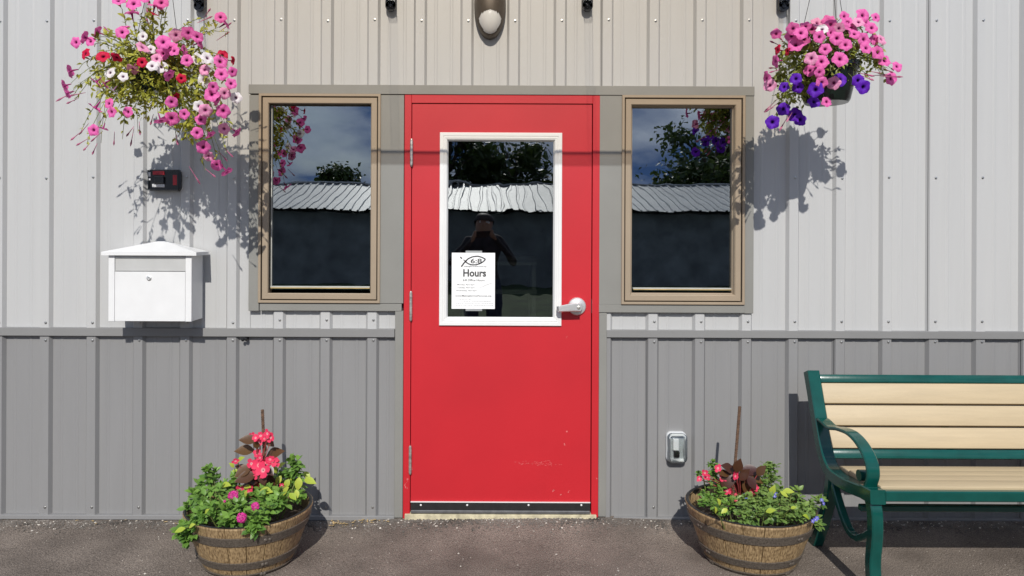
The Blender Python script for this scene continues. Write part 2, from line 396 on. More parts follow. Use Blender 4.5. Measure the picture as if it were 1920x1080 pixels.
zb = lambda px, py: P(px, py, 0).z
band_zL = (P(370, 631, .026).z, P(370, 615.5, .026).z); band_zR = (P(1530, 634.5, .026).z, P(1530, 620.5, .026).z)
xl, xr = -3.6, 4.2
xA = P(467, 300, .02).x; xB = P(1413, 300, .02).x; xDL = P(755, 600, .02).x; xDR = P(1123, 600, .02).x
zHead = P(905, 168, .02).z; zWbotL = P(600, 576, .02).z; zWbotR = P(1260, 578, .02).z
panels(xl, xA+.005, band_zL[0], ZT, 'siding_panel', 'siding_light', 1)
panels(xA+.005, xB-.005, zHead, ZT, 'siding_panel', 'siding_light', 1)
panels(xB-.005, xr, band_zR[0], ZT, 'siding_panel', 'siding_light', 0)
panels(xA+.005, xDL-.01, band_zL[0], zWbotL, 'siding_panel', 'siding_light', 1)
panels(xDR+.01, xB-.005, band_zR[0], zWbotR, 'siding_panel', 'siding_light', 1)
panels(xl, xDL-.01, 0.0, band_zL[0]+.005, 'wainscot_panel', 'siding_dark', 2)
panels(xDR+.01, xr, 0.0, band_zR[0]+.005, 'wainscot_panel', 'siding_dark', 2)
# solid core behind the sheets, with openings
wxL = (P(484, 370, .02).x, P(713, 370, .02).x); wxR = (P(1166, 370, .02).x, P(1398, 370, .02).x)
wzL = (P(600, 568, .02).z, P(600, 175, .02).z); wzR = (P(1280, 571, .02).z, P(1280, 178, .02).z)
core = bmesh.new()
for a, b, z0, z1 in ((xl, wxL[0], 0, ZT), (wxL[1], xDL, 0, zHead), (xDR, wxR[0], 0, zHead), (wxR[1], xr, 0, ZT), (wxL[0], wxR[1], zHead, ZT),
                     (wxL[0], wxL[1], 0, wzL[0]), (wxR[0], wxR[1], 0, wzR[0])):
    box(a+.001, b-.001, 0.003, 0.16, z0, z1, bm=core)
obj('wall_core', core, 'room', bld)
rm = bmesh.new()
for a in ((xl, xr, 3.0, 3.1, 0, ZT), (xl-.1, xl, 0.0, 3.1, 0, ZT), (xr, xr+.1, 0.0, 3.1, 0, ZT), (xl-.1, xr+.1, 0.003, 3.1, ZT, ZT+.1), (xl, xr, 0.165, 3.0, 0.004, 0.03)): box(*a, bm=rm)
obj('room_shell', rm, 'room', bld)
# trims
T = lambda *a, name='trim_strip', mat='trim', bev=.0015: obj(name, pbox(*a, bev), mat, bld)
T(466, 1415, 160, 177.5, .0, .034, name='head_trim')
T(466.5, 486, 178, 583, .0, .030)
T(712, 757, 178, 569, .0, .030)
T(486.5, 753, 569.2, 583, .0, .031, name='sill_trim')
T(1123, 1167, 179, 571, .0, .030)
T(1397, 1413.5, 179, 588, .0, .030)
T(1122.5, 1396.8, 571.5, 586.5, .0, .031, name='sill_trim')
T(740, 755.5, 583.3, 971, .0, .029)
T(1122.5, 1137, 586.8, 969, .0, .029)
XB0 = xl; 
obj('band_trim', box(XB0, P(739.5, 622, .03).x, -.027, 0, band_zL[0], band_zL[1], .0015), 'trim_band', bld)
obj('band_trim', box(P(1137.5, 626, .03).x, xr, -.027, 0, band_zR[0], band_zR[1], .0015), 'trim_band', bld)
zbl = P(370, 966, .02).z
obj('base_trim', box(xl, P(739.5, 970, .02).x, -.026, 0, 0.003, zbl, .0015), 'siding_dark', bld)
obj('base_trim', box(P(1137.5, 970, .02).x, xr, -.024, 0, 0.003, 0.022, .0015), 'siding_dark', bld)
# screws
sc = bmesh.new()
def screw(x, z, u):
    lathe([(0.0066, 0), (0.0066, .0015), (0.0042, .0018), (0.0042, .0055), (0.0, .006)], (x, -u, z), 8, sc, axis='Y')
for k in range(-16, 16):
    x = RIB0+k*PITCH+0.007
    if not (xl < x < xr): continue
    pxx = 905+x*382
    screw(x, P(pxx, 38, RH).z+random.uniform(-.004, .004), RH)
    if pxx < 466 or pxx > 1415: screw(x, P(pxx, 333, RH).z+random.uniform(-.004, .004), RH)
    if pxx < 738 or pxx > 1140:
        yL = 0 if pxx < 905 else 3
        screw(x, P(pxx, 600+yL+(5 if pxx < 470 else 0), RH).z, RH); screw(x, P(pxx, 638+yL, RH).z, RH); screw(x, P(pxx, 951, RH).z, RH)
screw(P(1143, 602, .02).x, P(1143, 602, .02).z, .0); screw(P(1139, 641, .02).x, P(1139, 641, .02).z, .0)
obj('screws', sc, 'zinc', bld, kind='stuff')

# windows
def window(o, glass, label):
    w = bpy.data.objects.new('window', None); C.objects.link(w); w.parent = bld; w['label'] = label
    ro = prect(*o, .040); rg = prect(*glass, .0)
    obj('outer_frame', ring(ro, [(0, -.05), (0, .038), (.002, .040), (.0115, .040), (.013, .038), (.013, -.05)]), 'window_tan', w)
    ri = (ro[0]+.018, ro[1]-.018, ro[2]+.018, ro[3]-.018)
    ins = rg[0]-ri[0]
    obj('sash', ring(ri, [(0, -.05), (0, .033), (.002, .035), (.026, .035), (.030, .030), (ins-.003, .012), (ins, .010), (ins, -.05)]), 'window_tan', w)
    obj('gasket', ring((ri[0]-.0055, ri[1]+.0055, ri[2]-.0055, ri[3]+.0055), [(0, -.04), (0, .015), (.006, .015), (.006, -.04)]), 'gasket', w)
    ge = (rg[0]-.006, rg[1]+.006, rg[2]-.006, rg[3]+.006)
    obj('pane', box(ge[0], ge[1], .006, .0085, ge[2], ge[3]), 'window_glass', w)
    obj('spacer', ring((rg[0], rg[1], rg[2]+.002, rg[3]), [(0, -.012), (.007, -.012), (.007, -.03), (0, -.03)]), 'spacer', w)
    obj('glazing_stop', box(rg[0]+.01, rg[1]-.002, -.0085, .0045, rg[2]+.0012, rg[2]+.0042), 'stop_wood', w)
    obj('bottom_bead', box(rg[0]+.008, rg[1]-.002, -.006, .0045, rg[2]+.0046, rg[2]+.0115, .001), 'spacer', w)
    sx_ = rg[0]+.010 if rg[0] < 0 else rg[1]-.014
    obj('side_bead', box(sx_, sx_+.004, -.004, .0045, rg[2]+.012, rg[3]-.001), 'spacer', w)
    obj('inner_sill', box(rg[0]+.01, rg[1]-.01, .02, .15, rg[2]-.004, rg[2]+.010), 'spacer', w)
window((484, 713, 175.5, 568.5), (505, 695, 197, 541), 'tan framed window beside the door hinges')
window((1166, 1397.5, 178.5, 571.5), (1184, 1378, 200, 544), 'tan framed window beside the door lever')

# door
door = bpy.data.objects.new('door', None); C.objects.link(door); door.parent = bld; door['label'] = 'red steel door with white framed glass'
rf = prect(757, 1123.3, 178.5, 965, .032); rf = (rf[0], rf[1], 0.012, rf[3])
fr = bmesh.new(); fw = .034
box(rf[0], rf[0]+fw, -.032, .12, rf[2], rf[3], .0015, fr); box(rf[1]-fw, rf[1], -.032, .12, rf[2], rf[3], .0015, fr); box(rf[0]+fw+.0005, rf[1]-fw-.0005, -.032, .12, rf[3]-.040, rf[3], .0015, fr)
box(rf[0]+fw, rf[0]+fw+.02, .03, .06, rf[2], rf[3]-.04, 0, fr); box(rf[1]-fw-.02, rf[1]-fw, .03, .06, rf[2], rf[3]-.04, 0, fr)
obj('door_frame', fr, 'door_red', door)
us = .026
rs = prect(769.5, 1111.5, 194.5, 958, us); rs = (rf[0]+fw+.003, rf[1]-fw-.004, rs[2], rf[3]-.040-.003)
rlo = prect(824, 1053.5, 248.5, 611, .036); rli = prect(840, 1038, 264, 594.5, .02)
sl_ = bmesh.new()                      # slab with a hole for the glass
for y in (-us, .018):
    pass
hx0, hx1, hz0, hz1 = rlo[0]+.01, rlo[1]-.01, rlo[2]+.01, rlo[3]-.01
vo_ = {}
for yi, y in enumerate((-us, .018)):
    vo_[yi] = [sl_.verts.new(p) for p in ((rs[0], y, rs[2]), (rs[1], y, rs[2]), (rs[1], y, rs[3]), (rs[0], y, rs[3]), (hx0, y, hz0), (hx1, y, hz0), (hx1, y, hz1), (hx0, y, hz1))]
for yi in (0, 1):
    v = vo_[yi]
    for k in range(4): sl_.faces.new((v[k], v[(k+1) % 4], v[4+(k+1) % 4], v[4+k]))
for k in range(4):
    sl_.faces.new((vo_[0][k], vo_[0][(k+1) % 4], vo_[1][(k+1) % 4], vo_[1][k])); sl_.faces.new((vo_[0][4+k], vo_[0][4+(k+1) % 4], vo_[1][4+(k+1) % 4], vo_[1][4+k]))
obj('slab', sl_, 'door_red', door)
ins = rli[0]-rlo[0]
obj('glass_frame', ring(rlo, [(0, .02), (0, .034), (.002, .036), (.016, .036), (.018, .0335), (.022, .0335), (.024, .036), (.034, .033), (ins-.001, .022), (ins, .02), (ins, .0), (.01, .0)]), 'white_vinyl', door)
obj('pane', box(rli[0]-.004, rli[1]+.004, -.014, -.010, rli[2]-.004, rli[3]+.004), 'door_glass', door)
for y0, y1 in ((262, 310), (548, 600), (838, 888)):
    a = P(768, y0, .04); b = P(768, y1, .04); h = bmesh.new(); zs = [a.z+(b.z-a.z)*k/5 for k in range(6)]; xh = rf[0]+fw+.001
    for i in range(5): lathe([(0.0075, zs[i+1]+.0006), (0.0075, zs[i]-.0006)], (xh, -.036, 0), 12, h)
    lathe([(0.0, a.z+.006), (0.005, a.z+.005), (0.006, a.z)], (xh, -.036, 0), 12, h); lathe([(0.006, b.z), (0.005, b.z-.005), (0, b.z-.006)], (xh, -.036, 0), 12, h)
    obj('hinge', h, 'hinge_steel', door, smooth=True)
hc = P(1082, 574.5, .03)
hb = lathe([(.0, -.0), (.044, .0), (.044, .006), (.040, .011), (.026, .013), (.024, .020), (.020, .045), (.0, .046)], (hc.x, -us, hc.z), 40, axis='Y')
obj('handle_rose', hb, 'steel', door, smooth=True)
lv = bmesh.new(); e = P(1046, 577, .08); yl = -us-.052
lp = [(hc.x+.012, yl, hc.z+.001), (hc.x-.02, yl-.002, hc.z+.001), (hc.x-.06, yl-.004, hc.z-.003), (e.x+.004, yl, hc.z-.008), (e.x-.004, yl+.016, hc.z-.010)]
for i in range(len(lp)-1):
    pass
rings_ = []
for i, p in enumerate(lp):
    hh_ = [.021, .021, .017, .014, .012][i]; th = [.010, .010, .008, .007, .006][i]
    rings_.append([lv.verts.new((p[0], p[1]+b_*th, p[2]+a_*hh_)) for a_, b_ in ((-.75, -1), (.75, -1), (1, -.5), (1, .5), (.75, 1), (-.75, 1), (-1, .5), (-1, -.5))])
for A, B in zip(rings_, rings_[1:]):
    for k in range(8): lv.faces.new((A[k], A[(k+1) % 8], B[(k+1) % 8], B[k]))
lv.faces.new(rings_[0]); lv.faces.new(rings_[-1][::-1])
obj('handle_lever', lv, 'steel', door, smooth=True)
obj('handle_lock', lathe([(.0085, 0), (.0085, .004), (.007, .005), (0, .005)], (hc.x, yl-.009, hc.z), 20, axis='Y'), 'hinge_steel', door, smooth=True)
lt = P(1110.5, 574, .03); obj('latch', box(lt.x-.002, lt.x+.003, -us-.003, 0, lt.z-.034, lt.z+.034), 'zinc', door)
rw = prect(769, 1111, 942.5, 957, .034)
obj('sweep', box(rs[0]+.001, rs[1]-.001, -.034, -us, rw[2], rw[3], .0008), 'rubber', door)
obj('sweep_edge', box(rs[0]+.001, rs[1]-.001, -.0355, -us-.001, rw[3], rw[3]+.003), 'white_vinyl', door)
obj('sweep_brush', box(rs[0]+.002, rs[1]-.002, -.040, -.02, rw[2]-.016, rw[2], .003), 'alu_dark', door)
for px in (789, 876, 991, 1090):
    s = P(px, 947, .034); obj('sweep_screw', lathe([(.005, 0), (.005, .001), (.003, .003), (0, .003)], (s.x, -.034, s.z), 10, axis='Y'), 'white_vinyl', door)
obj('threshold', box(rf[0]+.01, rf[1]-.01, -.045, .1, 0.0, rw[2]-.018, .002), 'concrete', bld)
# scuffs on the red paint
scf = bmesh.new()
for i in range(70):
    px = random.gauss(1010, 16); py = 868+random.gauss(0, 2.2)+(px-985)*.04; p = P(px, py, us); l = random.uniform(.001, .006)
    v = [scf.verts.new((p.x+dx, -us-.0004, p.z+dz)) for dx, dz in ((-l, 0), (0, -.0006), (l, .0004), (0, .0007))]; scf.faces.new(v)
for px, py in ((1063, 808), (1058, 832), (1067, 922), (1037, 921), (1062, 633), (761, 906), (762, 914), (764, 900), (1119, 898), (774, 880), (1052, 926)):
    for j in range(4):
        p = P(px+random.uniform(-2, 2), py+random.uniform(-3, 3), us); yy = -us-.0004 if 772 < px < 1108 else -.0326; l = random.uniform(.0008, .003)
        v = [scf.verts.new((p.x+dx, yy, p.z+dz)) for dx, dz in ((-l, 0), (0, -l), (l, .0004), (0, l))]; scf.faces.new(v)
paint('scuff', (0.66, 0.20, 0.19), 0.7)
obj('scuffs', scf, 'scuff', door, kind='stuff')
# things seen faintly through the door glass
tb = thing('side_table', 'pale rails of a small table inside, behind the door glass', 'table', (0.12, 0.5, 0.034))
for py, x0, x1 in ((547, -.12, .30), (493, -.12, .30)):
    zc = H-(py-440)*(D+.45)/F
    obj('rail', box(x0, x1, .44, .46, zc-.012, zc+.012, .002), 'room_rail', tb)
for x in (-.10, .285): obj('leg', box(x-.012, x+.012, .465, .49, .034, H-(490-440)*(D+.45)/F, .002), 'room_rail', tb)
zt_ = H-(490-440)*(D+.45)/F
obj('table_top', box(-.13, .31, .43, .78, zt_, zt_+.02, .002), 'room', tb)
for x in (-.10, .285): obj('leg', box(x-.012, x+.012, .73, .755, .034, zt_, .002), 'room_rail', tb)

# ---------------------------------------------------------------- paper notice with writing
yp = .0395
pr = prect(847, 928, 474, 579, .016)
pw = pr[1]-pr[0]; ph = pr[3]-pr[2]
# hangs on the outside of the glass, inside the white frame
yp = .0165
paper = obj('paper_notice', box(pr[0], pr[1], -yp-.0006, -yp+.0016, pr[2], pr[3]), 'paper')
tag(paper, 'white paper notice of office hours taped to the door glass', 'notice')
for a, b in ((470, 474.3), (578.7, 583)):
    q = prect(873, 904, a, b, .016); obj('tape', box(q[0], q[1], -yp, -yp+.0016, q[2], q[3]), 'tape', paper)
def text(s, cx, cy, width, mat, name='lettering', rot=0, hscale=1.0, align='CENTER', bold=0, height=None):
    """cx, cy: centre as fractions of the sheet (y down), width as fraction of sheet width"""
    cu = bpy.data.curves.new('t', 'FONT'); cu.body = s; cu.size = 1; cu.align_x = 'CENTER'; cu.align_y = 'CENTER'; cu.offset = bold; cu.resolution_u = 3
    to = bpy.data.objects.new('t', cu); C.objects.link(to); bpy.context.view_layer.update()
    me = bpy.data.meshes.new_from_object(to.evaluated_get(bpy.context.evaluated_depsgraph_get())); bpy.data.objects.remove(to)
    xs_ = [v.co.x for v in me.vertices]; ys_ = [v.co.y for v in me.vertices]; w = max(xs_)-min(xs_); mx_ = (max(xs_)+min(xs_))/2; my_ = (max(ys_)+min(ys_))/2
    k = width*pw/w; kz = k*hscale if height is None else height*ph/(max(ys_)-min(ys_))
    c, s_ = math.cos(rot), math.sin(rot)
    for v in me.vertices:
        x = (v.co.x-mx_)*k; z = (v.co.y-my_)*kz; x, z = x*c-z*s_, x*s_+z*c
        v.co = (pr[0]+cx*pw+x, -yp-.0012, pr[3]-cy*ph+z)
    me.materials.clear(); me.materials.append(MATS[mat]); o = bpy.data.objects.new(name, me); C.objects.link(o); o.parent = paper
    return o
text('6:8', .565, .145, .26, 'ink', bold=.015, height=.085)
text('makingServicePersonal.org', .54, .245, .52, 'ink', bold=.01, height=.03)
text('Hours', .53, .36, .53, 'ink', bold=.03, height=.135)
text('6:8 Office Hours', .51, .488, .50, 'ink_grey', bold=.012, height=.038)
text('Monday, 9am-5pm', .33, .572, .40, 'ink_pale', bold=.012, height=.03)
text('Tuesday, 9am-5pm', .33, .625, .40, 'ink_pale', bold=.012, height=.03)
text('Wednesday, 9am-5pm', .34, .678, .48, 'ink_pale', bold=.012, height=.03)
text('or by appointment', .77, .585, .34, 'ink_pale', rot=R(20), height=.02)
fp = bmesh.new()      # unreadable fine print: rows of tiny dashes
for y_, a_, b_ in ((.835, .18, .42), (.868, .18, .40), (.873, .48, .90), (.906, .10, .92), (.940, .10, .92)):
    x_ = a_
    while x_ < b_:
        w_ = random.uniform(.012, .05); q_ = [fp.verts.new((pr[0]+xx*pw, -yp-.0012, pr[3]-yy*ph)) for xx, yy in ((x_, y_), (x_+w_, y_), (x_+w_, y_-.010), (x_, y_-.010))]; fp.faces.new(q_); x_ += w_+.014
obj('fine_print', fp, 'ink_print', paper)
text('www.MakingServicePersonal.org', .50, .772, .84, 'ink_grey', bold=.012, height=.04)
fs_ = bmesh.new()     # fish drawn as two arcs with a crossed tail
def stroke(pts, w):
    pp = [Vector((pr[0]+x*pw, -yp-.0012, pr[3]-y*ph)) for x, y in pts]
    for a, b in zip(pp, pp[1:]):
        t = (b-a).normalized(); n = Vector((-t.z, 0, t.x))*w*pw/2; fs_.faces.new([fs_.verts.new(q) for q in (a-n, b-n, b+n, a+n)])
stroke([(.31, .155), (.38, .105), (.48, .07), (.60, .06), (.70, .08), (.78, .115)], .028)
stroke([(.31, .155), (.38, .195), (.46, .215), (.56, .213), (.66, .19), (.73, .155), (.78, .115)], .028)
stroke([(.22, .25), (.28, .185), (.34, .135)], .032); stroke([(.195, .075), (.235, .105)], .03); stroke([(.27, .125), (.32, .155)], .02)
obj('fish_emblem', fs_, 'ink', paper)

# ---------------------------------------------------------------- awning above the door (bronze sheet on black brackets)
aw = thing('awning', 'bronze translucent sheet awning on black wall brackets above the red door', 'awning', (0, 0, 2.6))
AX = [P(px, 10, .02).x for px in (375, 733, 1101, 1468)]
zf = P(905, 302, 0).z+.78*.95; zw = zf+.34
def sh(u): return zw+(zf-zw)*u/.95
sx0, sx1 = AX[0]-.012, AX[3]+.012
st = [(sx0+(sx1-sx0)*i/3) for i in range(4)]
for a, b in zip(AX, AX[1:]):
    v = []
    for (x, u, dz) in ((a, .0, 0), (b, .0, 0), (b, .95, 0), (a, .95, 0)): v.append((x, -u, sh(u)))
    for (x, u, dz) in ((a, .0, 0), (b, .0, 0), (b, .95, 0), (a, .95, 0)): v.append((x, -u, sh(u)+.004))
    o = obj('awning_sheet', (v, [], [(3, 2, 1, 0), (4, 5, 6, 7), (0, 1, 5, 4), (1, 2, 6, 5), (2, 3, 7, 6), (3, 0, 4, 7)]), 'awning_sheet', aw)
obj('front_bar', box(sx0, sx1, -.976, -.952, zf-.028, zf+.028, .003), 'awning_edge', aw)
obj('wall_bar', box(sx0, sx1, -.03, -.0195, zw-.02, zw+.05, .003), 'black_plastic', aw)
for x in AX:
    b = bmesh.new(); zl = P(905+x*382, 19, .05).z
    box(x-.026, x+.026, -.034, -.0195, zl+.02, zw-.022, .002, b)
    lathe([(.0, .0195), (.026, .0195), (.026, .034), (0, .034)], (x, 0, zl+.026), 20, b, axis='Y')
    obj('bracket_arm', strap([(.034, zl+.045), (.30, zl+.20), (.62, sh(.62)-.06), (.949, zf-.012)], .040, .03, x), 'awning_arm', aw)
    lathe([(.0, .034), (.011, .034), (.011, .038), (0, .039)], (x, 0, zl+.024), 12, b, axis='Y')
    obj('bracket', b, 'black_plastic', aw)

# ---------------------------------------------------------------- wall light
wl = thing('wall_light', 'bronze oval wall light with white lens above the door', 'light', P(919, 5, 0))
c0 = P(919, 6, .05); ax_, az_ = .0775, .165
body, lens = bmesh.new(), bmesh.new()
NU, NV = 64, 40
def ell(a, r, k=1.0):
    x = math.cos(a)*r; z = math.sin(a)*r
    d = math.sqrt(max(0, 1-r**2.6))
    return Vector((c0.x+x*ax_*k, -(.02+.085*d*k), c0.z+z*az_*k))
def inlens(x, z):
    return z < -.28-0.35*x*x and (x/.86)**2+((z+.0)/.93)**2 < 1
grid = [[None]*(NU) for _ in range(NV+1)]
for bm_, sel, k in ((body, False, 1.0), (lens, True, .985)):
    vg = {}
    def V(i, j):
        j %= NU
        if (i, j) not in vg: vg[(i, j)] = bm_.verts.new(ell(2*math.pi*j/NU, i/NV, k))
        return vg[(i, j)]
    for i in range(NV):
        for j in range(NU):
            a = 2*math.pi*(j+.5)/NU; r = (i+.5)/NV
            if inlens(math.cos(a)*r, math.sin(a)*r) == sel:
                q = [V(i, j), V(i+1, j), V(i+1, j+1), V(i, j+1)]
                if i == 0:
                    if (0, 'c') not in vg: vg[(0, 'c')] = bm_.verts.new(ell(0, 0, k))
                    q = [vg[(0, 'c')], V(1, j), V(1, j+1)]
                try: bm_.faces.new(q)
                except ValueError: pass
obj('housing', body, 'bronze', wl, smooth='all'); obj('lens', lens, 'lens', wl, smooth='all')
bpz = obj('back_plate', lathe([(1, 0), (1, .02), (.97, .021)], (0, 0, 0), 40, axis='Y'), 'bronze', wl)
for v in bpz.data.vertices: v.co = Vector((c0.x+v.co.x*ax_*1.0, v.co.y-.0, c0.z+v.co.z*az_))

# ---------------------------------------------------------------- mailbox
mb = thing('mailbox', 'white wall mailbox with hipped lid, slot flap and key lock', 'mailbox', P(290, 600, 0))
U = .160; BK = .0205
xL, xR = P(203, 540, U).x, P(359, 540, U).x; zB, zTp = P(280, 603, U).z, P(280, 477, U).z
post = P(218, 540, U).x-P(206, 540, U).x
def mbx(x0, x1, y0, y1, z0, z1, bev, mat, name): return obj(name, box(x0, x1, y0, y1, z0, z1, bev), mat, mb)
mbx(xL+.001, xR-.001, -U+.012, -BK, zB+.001, zTp, .001, 'mail_white', 'case')
mbx(xL, xL+.029, -U, -U+.0115, zB, zTp, .0015, 'mail_white', 'corner_post'); mbx(xR-.029, xR, -U, -U+.0115, zB, zTp, .0015, 'mail_white', 'corner_post')
zf0, zf1 = P(280, 509.5, U).z, P(280, 485, U).z
fl = bmesh.new(); box(xL+.030, xR-.030, -U+.004, -U+.0115, zf0+.002, zf1, .001, fl); box(xL+.030, xR-.030, -U+.0015, -U+.004, zf0+.003, zf0+.008, .001, fl)
obj('slot_flap', fl, 'mail_flap', mb)
mbx(xL+.030, xR-.030, -U+.0005, -U+.0115, zf1+.001, zTp, .001, 'mail_flap', 'header')
mbx(xL+.030, xR-.030, -U+.001, -U+.0115, zB+.0015, zf0, .001, 'mail_white', 'front_door')
lk = P(279.5, 521.5, U)
obj('lock', lathe([(.0115, 0), (.0115, .003), (.009, .004), (.0085, .006), (.004, .0062), (.0038, .004), (0, .004)], (lk.x, -U+.001, lk.z), 24, axis='Y'), 'steel', mb, smooth=True)
ru = U+.016; rx0, rx1 = P(189.5, 474, ru).x, P(368, 474, ru).x; rz = P(280, 479, ru).z; rt = .016
rx1 = max(rx1, xR+.02); ap = P(300, 452, .03); az0 = rz+rt
rv = [(rx0, -ru, rz), (rx1, -ru, rz), (rx1, -BK, rz), (rx0, -BK, rz), (rx0, -ru, az0), (rx1, -ru, az0), (rx1, -BK, az0), (rx0, -BK, az0), ((rx0+rx1)/2-.02, -.035, ap.z-.001), ((rx0+rx1)/2+.02, -.035, ap.z-.001), ((rx0+rx1)/2+.02, -BK, ap.z-.001), ((rx0+rx1)/2-.02, -BK, ap.z-.001)]
obj('lid', (rv, [], [(0, 1, 5, 4), (1, 2, 6, 5), (3, 0, 4, 7), (0, 3, 2, 1), (4, 5, 9, 8), (5, 6, 10, 9), (7, 4, 8, 11), (8, 9, 10, 11), (6, 7, 11, 10), (2, 3, 7, 6)]), 'mail_white', mb)

# ---------------------------------------------------------------- black alarm box, hook, outlet
al = thing('alarm_box', 'small black box with red panels on wall above mailbox', 'alarm', P(306, 338, 0))
A = lambda *a, name='case', mat='black_plastic', bev=.003: obj(name, pbox(*a, bev), mat, al)
A(275, 337, 317.5, 357.5, .0, .045, name='case', bev=.012)
q = prect(277, 335, 319, 356, .047); obj('rim', ring(q, [(0, .04), (0, .049), (.008, .049), (.008, .04)]), 'black_plastic', al)
A(286, 308, 320.5, 328, .044, .0505, name='red_panel', mat='red_plastic', bev=.001)
A(324, 331.5, 328, 347, .044, .0505, name='red_panel', mat='red_plastic', bev=.001)
A(288, 306, 330, 344, .044, .060, name='button', bev=.003)
A(285, 308, 345, 351, .044, .0505, name='plate', mat='grey_print', bev=.001)
A(278, 282, 323, 331, .044, .0505, name='mark', mat='grey_print', bev=.0005)
A(278.5, 282, 334, 338, .044, .0505, name='mark', mat='grey_print', bev=.0005)
hk = thing('wall_hook', 'tiny black metal hook screwed into dark siding below mailbox', 'hook', P(458, 640, 0))
p = P(461, 636, .03); b = bmesh.new(); lathe([(0, 0), (.008, 0), (.009, .03), (.007, .036), (0, .037)], (p.x, 0, p.z), 12, b, axis='Y'); obj('shank', b, 'black_plastic', hk, smooth=True)
p = P(454, 638, .04); obj('knob', lathe([(0, .022), (.007, .024), (.008, .03), (.006, .036), (0, .037)], (p.x, 0, p.z), 12, axis='Y'), 'black_plastic', hk, smooth=True)
obj('arm', tube([(p.x, -.03, p.z), (P(461, 636, .03).x, -.03, P(461, 636, .03).z)], .004), 'black_plastic', hk)

ol = thing('outlet_cover', 'clear weatherproof outlet cover on dark siding by barrel', 'outlet', P(1269, 840, 0))
def rrect(rect, u0, u1, rad, dome=0, bm=None, inset=0):
    x0, x1, z0, z1 = rect; bm = bm or bmesh.new(); rings = []
    prof = [(0, u0), (0, u1-.004), (.003, u1)] + ([(.010, u1+dome*.7), (.018, u1+dome)] if dome else [])
    for ins_, u in prof:
        row = []
        for (cx, cz, a0) in ((x1-rad, z1-rad, 0), (x0+rad, z1-rad, 90), (x0+rad, z0+rad, 180), (x1-rad, z0+rad, 270)):
            for k in range(6):
                a = R(a0+k*18); r = max(.002, rad-ins_); row.append(bm.verts.new((cx+r*math.cos(a), -u, cz+r*math.sin(a))))
        rings.append(row)
    for Aa, Bb in zip(rings, rings[1:]):
        n = len(Aa)
        for k in range(n): bm.faces.new((Aa[k], Aa[(k+1) % n], Bb[(k+1) % n], Bb[k]))
    bm.faces.new(rings[0]); bm.faces.new(rings[-1]); return bm
ro_ = prect(1250.5, 1288.5, 811, 868, .03); obj('base', rrect(ro_, 0, .020, .024), 'outlet_grey', ol)
obj('outlet', box(ro_[0]+.03, ro_[0]+.058, -.034, -.020, ro_[2]+.060, ro_[3]-.030, .003), 'outlet_white', ol)
obj('socket', box(ro_[0]+.034, ro_[0]+.062, -.032, -.020, ro_[2]+.024, ro_[2]+.056, .003), 'black_plastic', ol)
fm = bmesh.new(); fr_ = []
for ins_, u_ in ((0, .020), (.001, .036), (.005, .042), (.010, .042), (.013, .036), (.013, .020)):
    row = []; x0, x1, z0, z1 = ro_[0]+.003, ro_[1]-.003, ro_[2]+.004, ro_[3]-.004
    for (cx, cz, a0) in ((x1-.022, z1-.022, 0), (x0+.022, z1-.022, 90), (x0+.022, z0+.022, 180), (x1-.022, z0+.022, 270)):
        for k in range(7): a = R(a0+k*15); row.append(fm.verts.new((cx+(.022-ins_)*math.cos(a), -u_, cz+(.022-ins_)*math.sin(a))))
    fr_.append(row)
for Aa, Bb in zip(fr_, fr_[1:]):
    for k in range(28): fm.faces.new((Aa[k], Aa[(k+1) % 28], Bb[(k+1) % 28], Bb[k]))
obj('lid_frame', fm, 'outlet_white', ol, smooth=True)
obj('bubble_cover', rrect((ro_[0]+.003, ro_[1]-.003, ro_[2]+.004, ro_[3]-.004), .021, .050, .022, .012), 'clear_plastic', ol, smooth=True)

# ---------------------------------------------------------------- bench
bn = thing('park_bench', 'park bench with tan slats and green metal frame beside barrel', 'bench', (2.35, -.5, .012))
GZ = .0; BX0, BX1 = 1.52, 3.18
def end_frame(x):
    pts = smooth_pts([(.215, .775), (.25, .69), (.30, .565), (.345, .46), (.385, .405), (.44, .375), (.55, .372), (.66, .385), (.76, .402)])
    obj('end_frame', strap(pts, .055, .05, x), 'bench_green', bn, smooth=True)
    fl_ = smooth_pts([(.735, .395), (.765, .34), (.770, .25), (.755, .14), (.765, .05), (.79, GZ)]); obj('leg', strap(fl_, .045, .042, x), 'bench_green', bn, smooth=True)
    rl = smooth_pts([(.42, .37), (.40, .26), (.34, .13), (.275, GZ+.012), (.245, GZ+.008)]); obj('leg', strap(rl, .045, .038, x), 'bench_green', bn, smooth=True)
    br_ = smooth_pts([(.42, .36), (.50, .25), (.58, .185), (.66, .19), (.75, .25)]); obj('brace', strap(br_, .03, .026, x), 'bench_green', bn, smooth=True)
    ar = smooth_pts([(.298, .575), (.34, .582), (.42, .570), (.50, .585), (.59, .590), (.67, .570), (.735, .525), (.752, .475), (.735, .43), (.715, .395)])
    arm = obj('armrest', strap(ar, .052, .014, x), 'bench_green', bn, smooth=True)
    t = bmesh.new(); bmesh.ops.create_cone(t, cap_ends=True, segments=16, radius1=.022, radius2=.022, depth=.048, matrix=Matrix.Translation((x, -.69, .452)) @ Matrix.Rotation(math.pi/2, 4, 'Y')); obj('scroll', t, 'bench_green', arm, smooth=True)
    tk = strap([(.71, .395), (.79, .40)], .06, .055, x); obj('front_knuckle', tk, 'bench_green', bn, smooth=True)
end_frame(BX0); end_frame(BX1)
sx0_, sx1_ = BX0+.026, BX1-.026
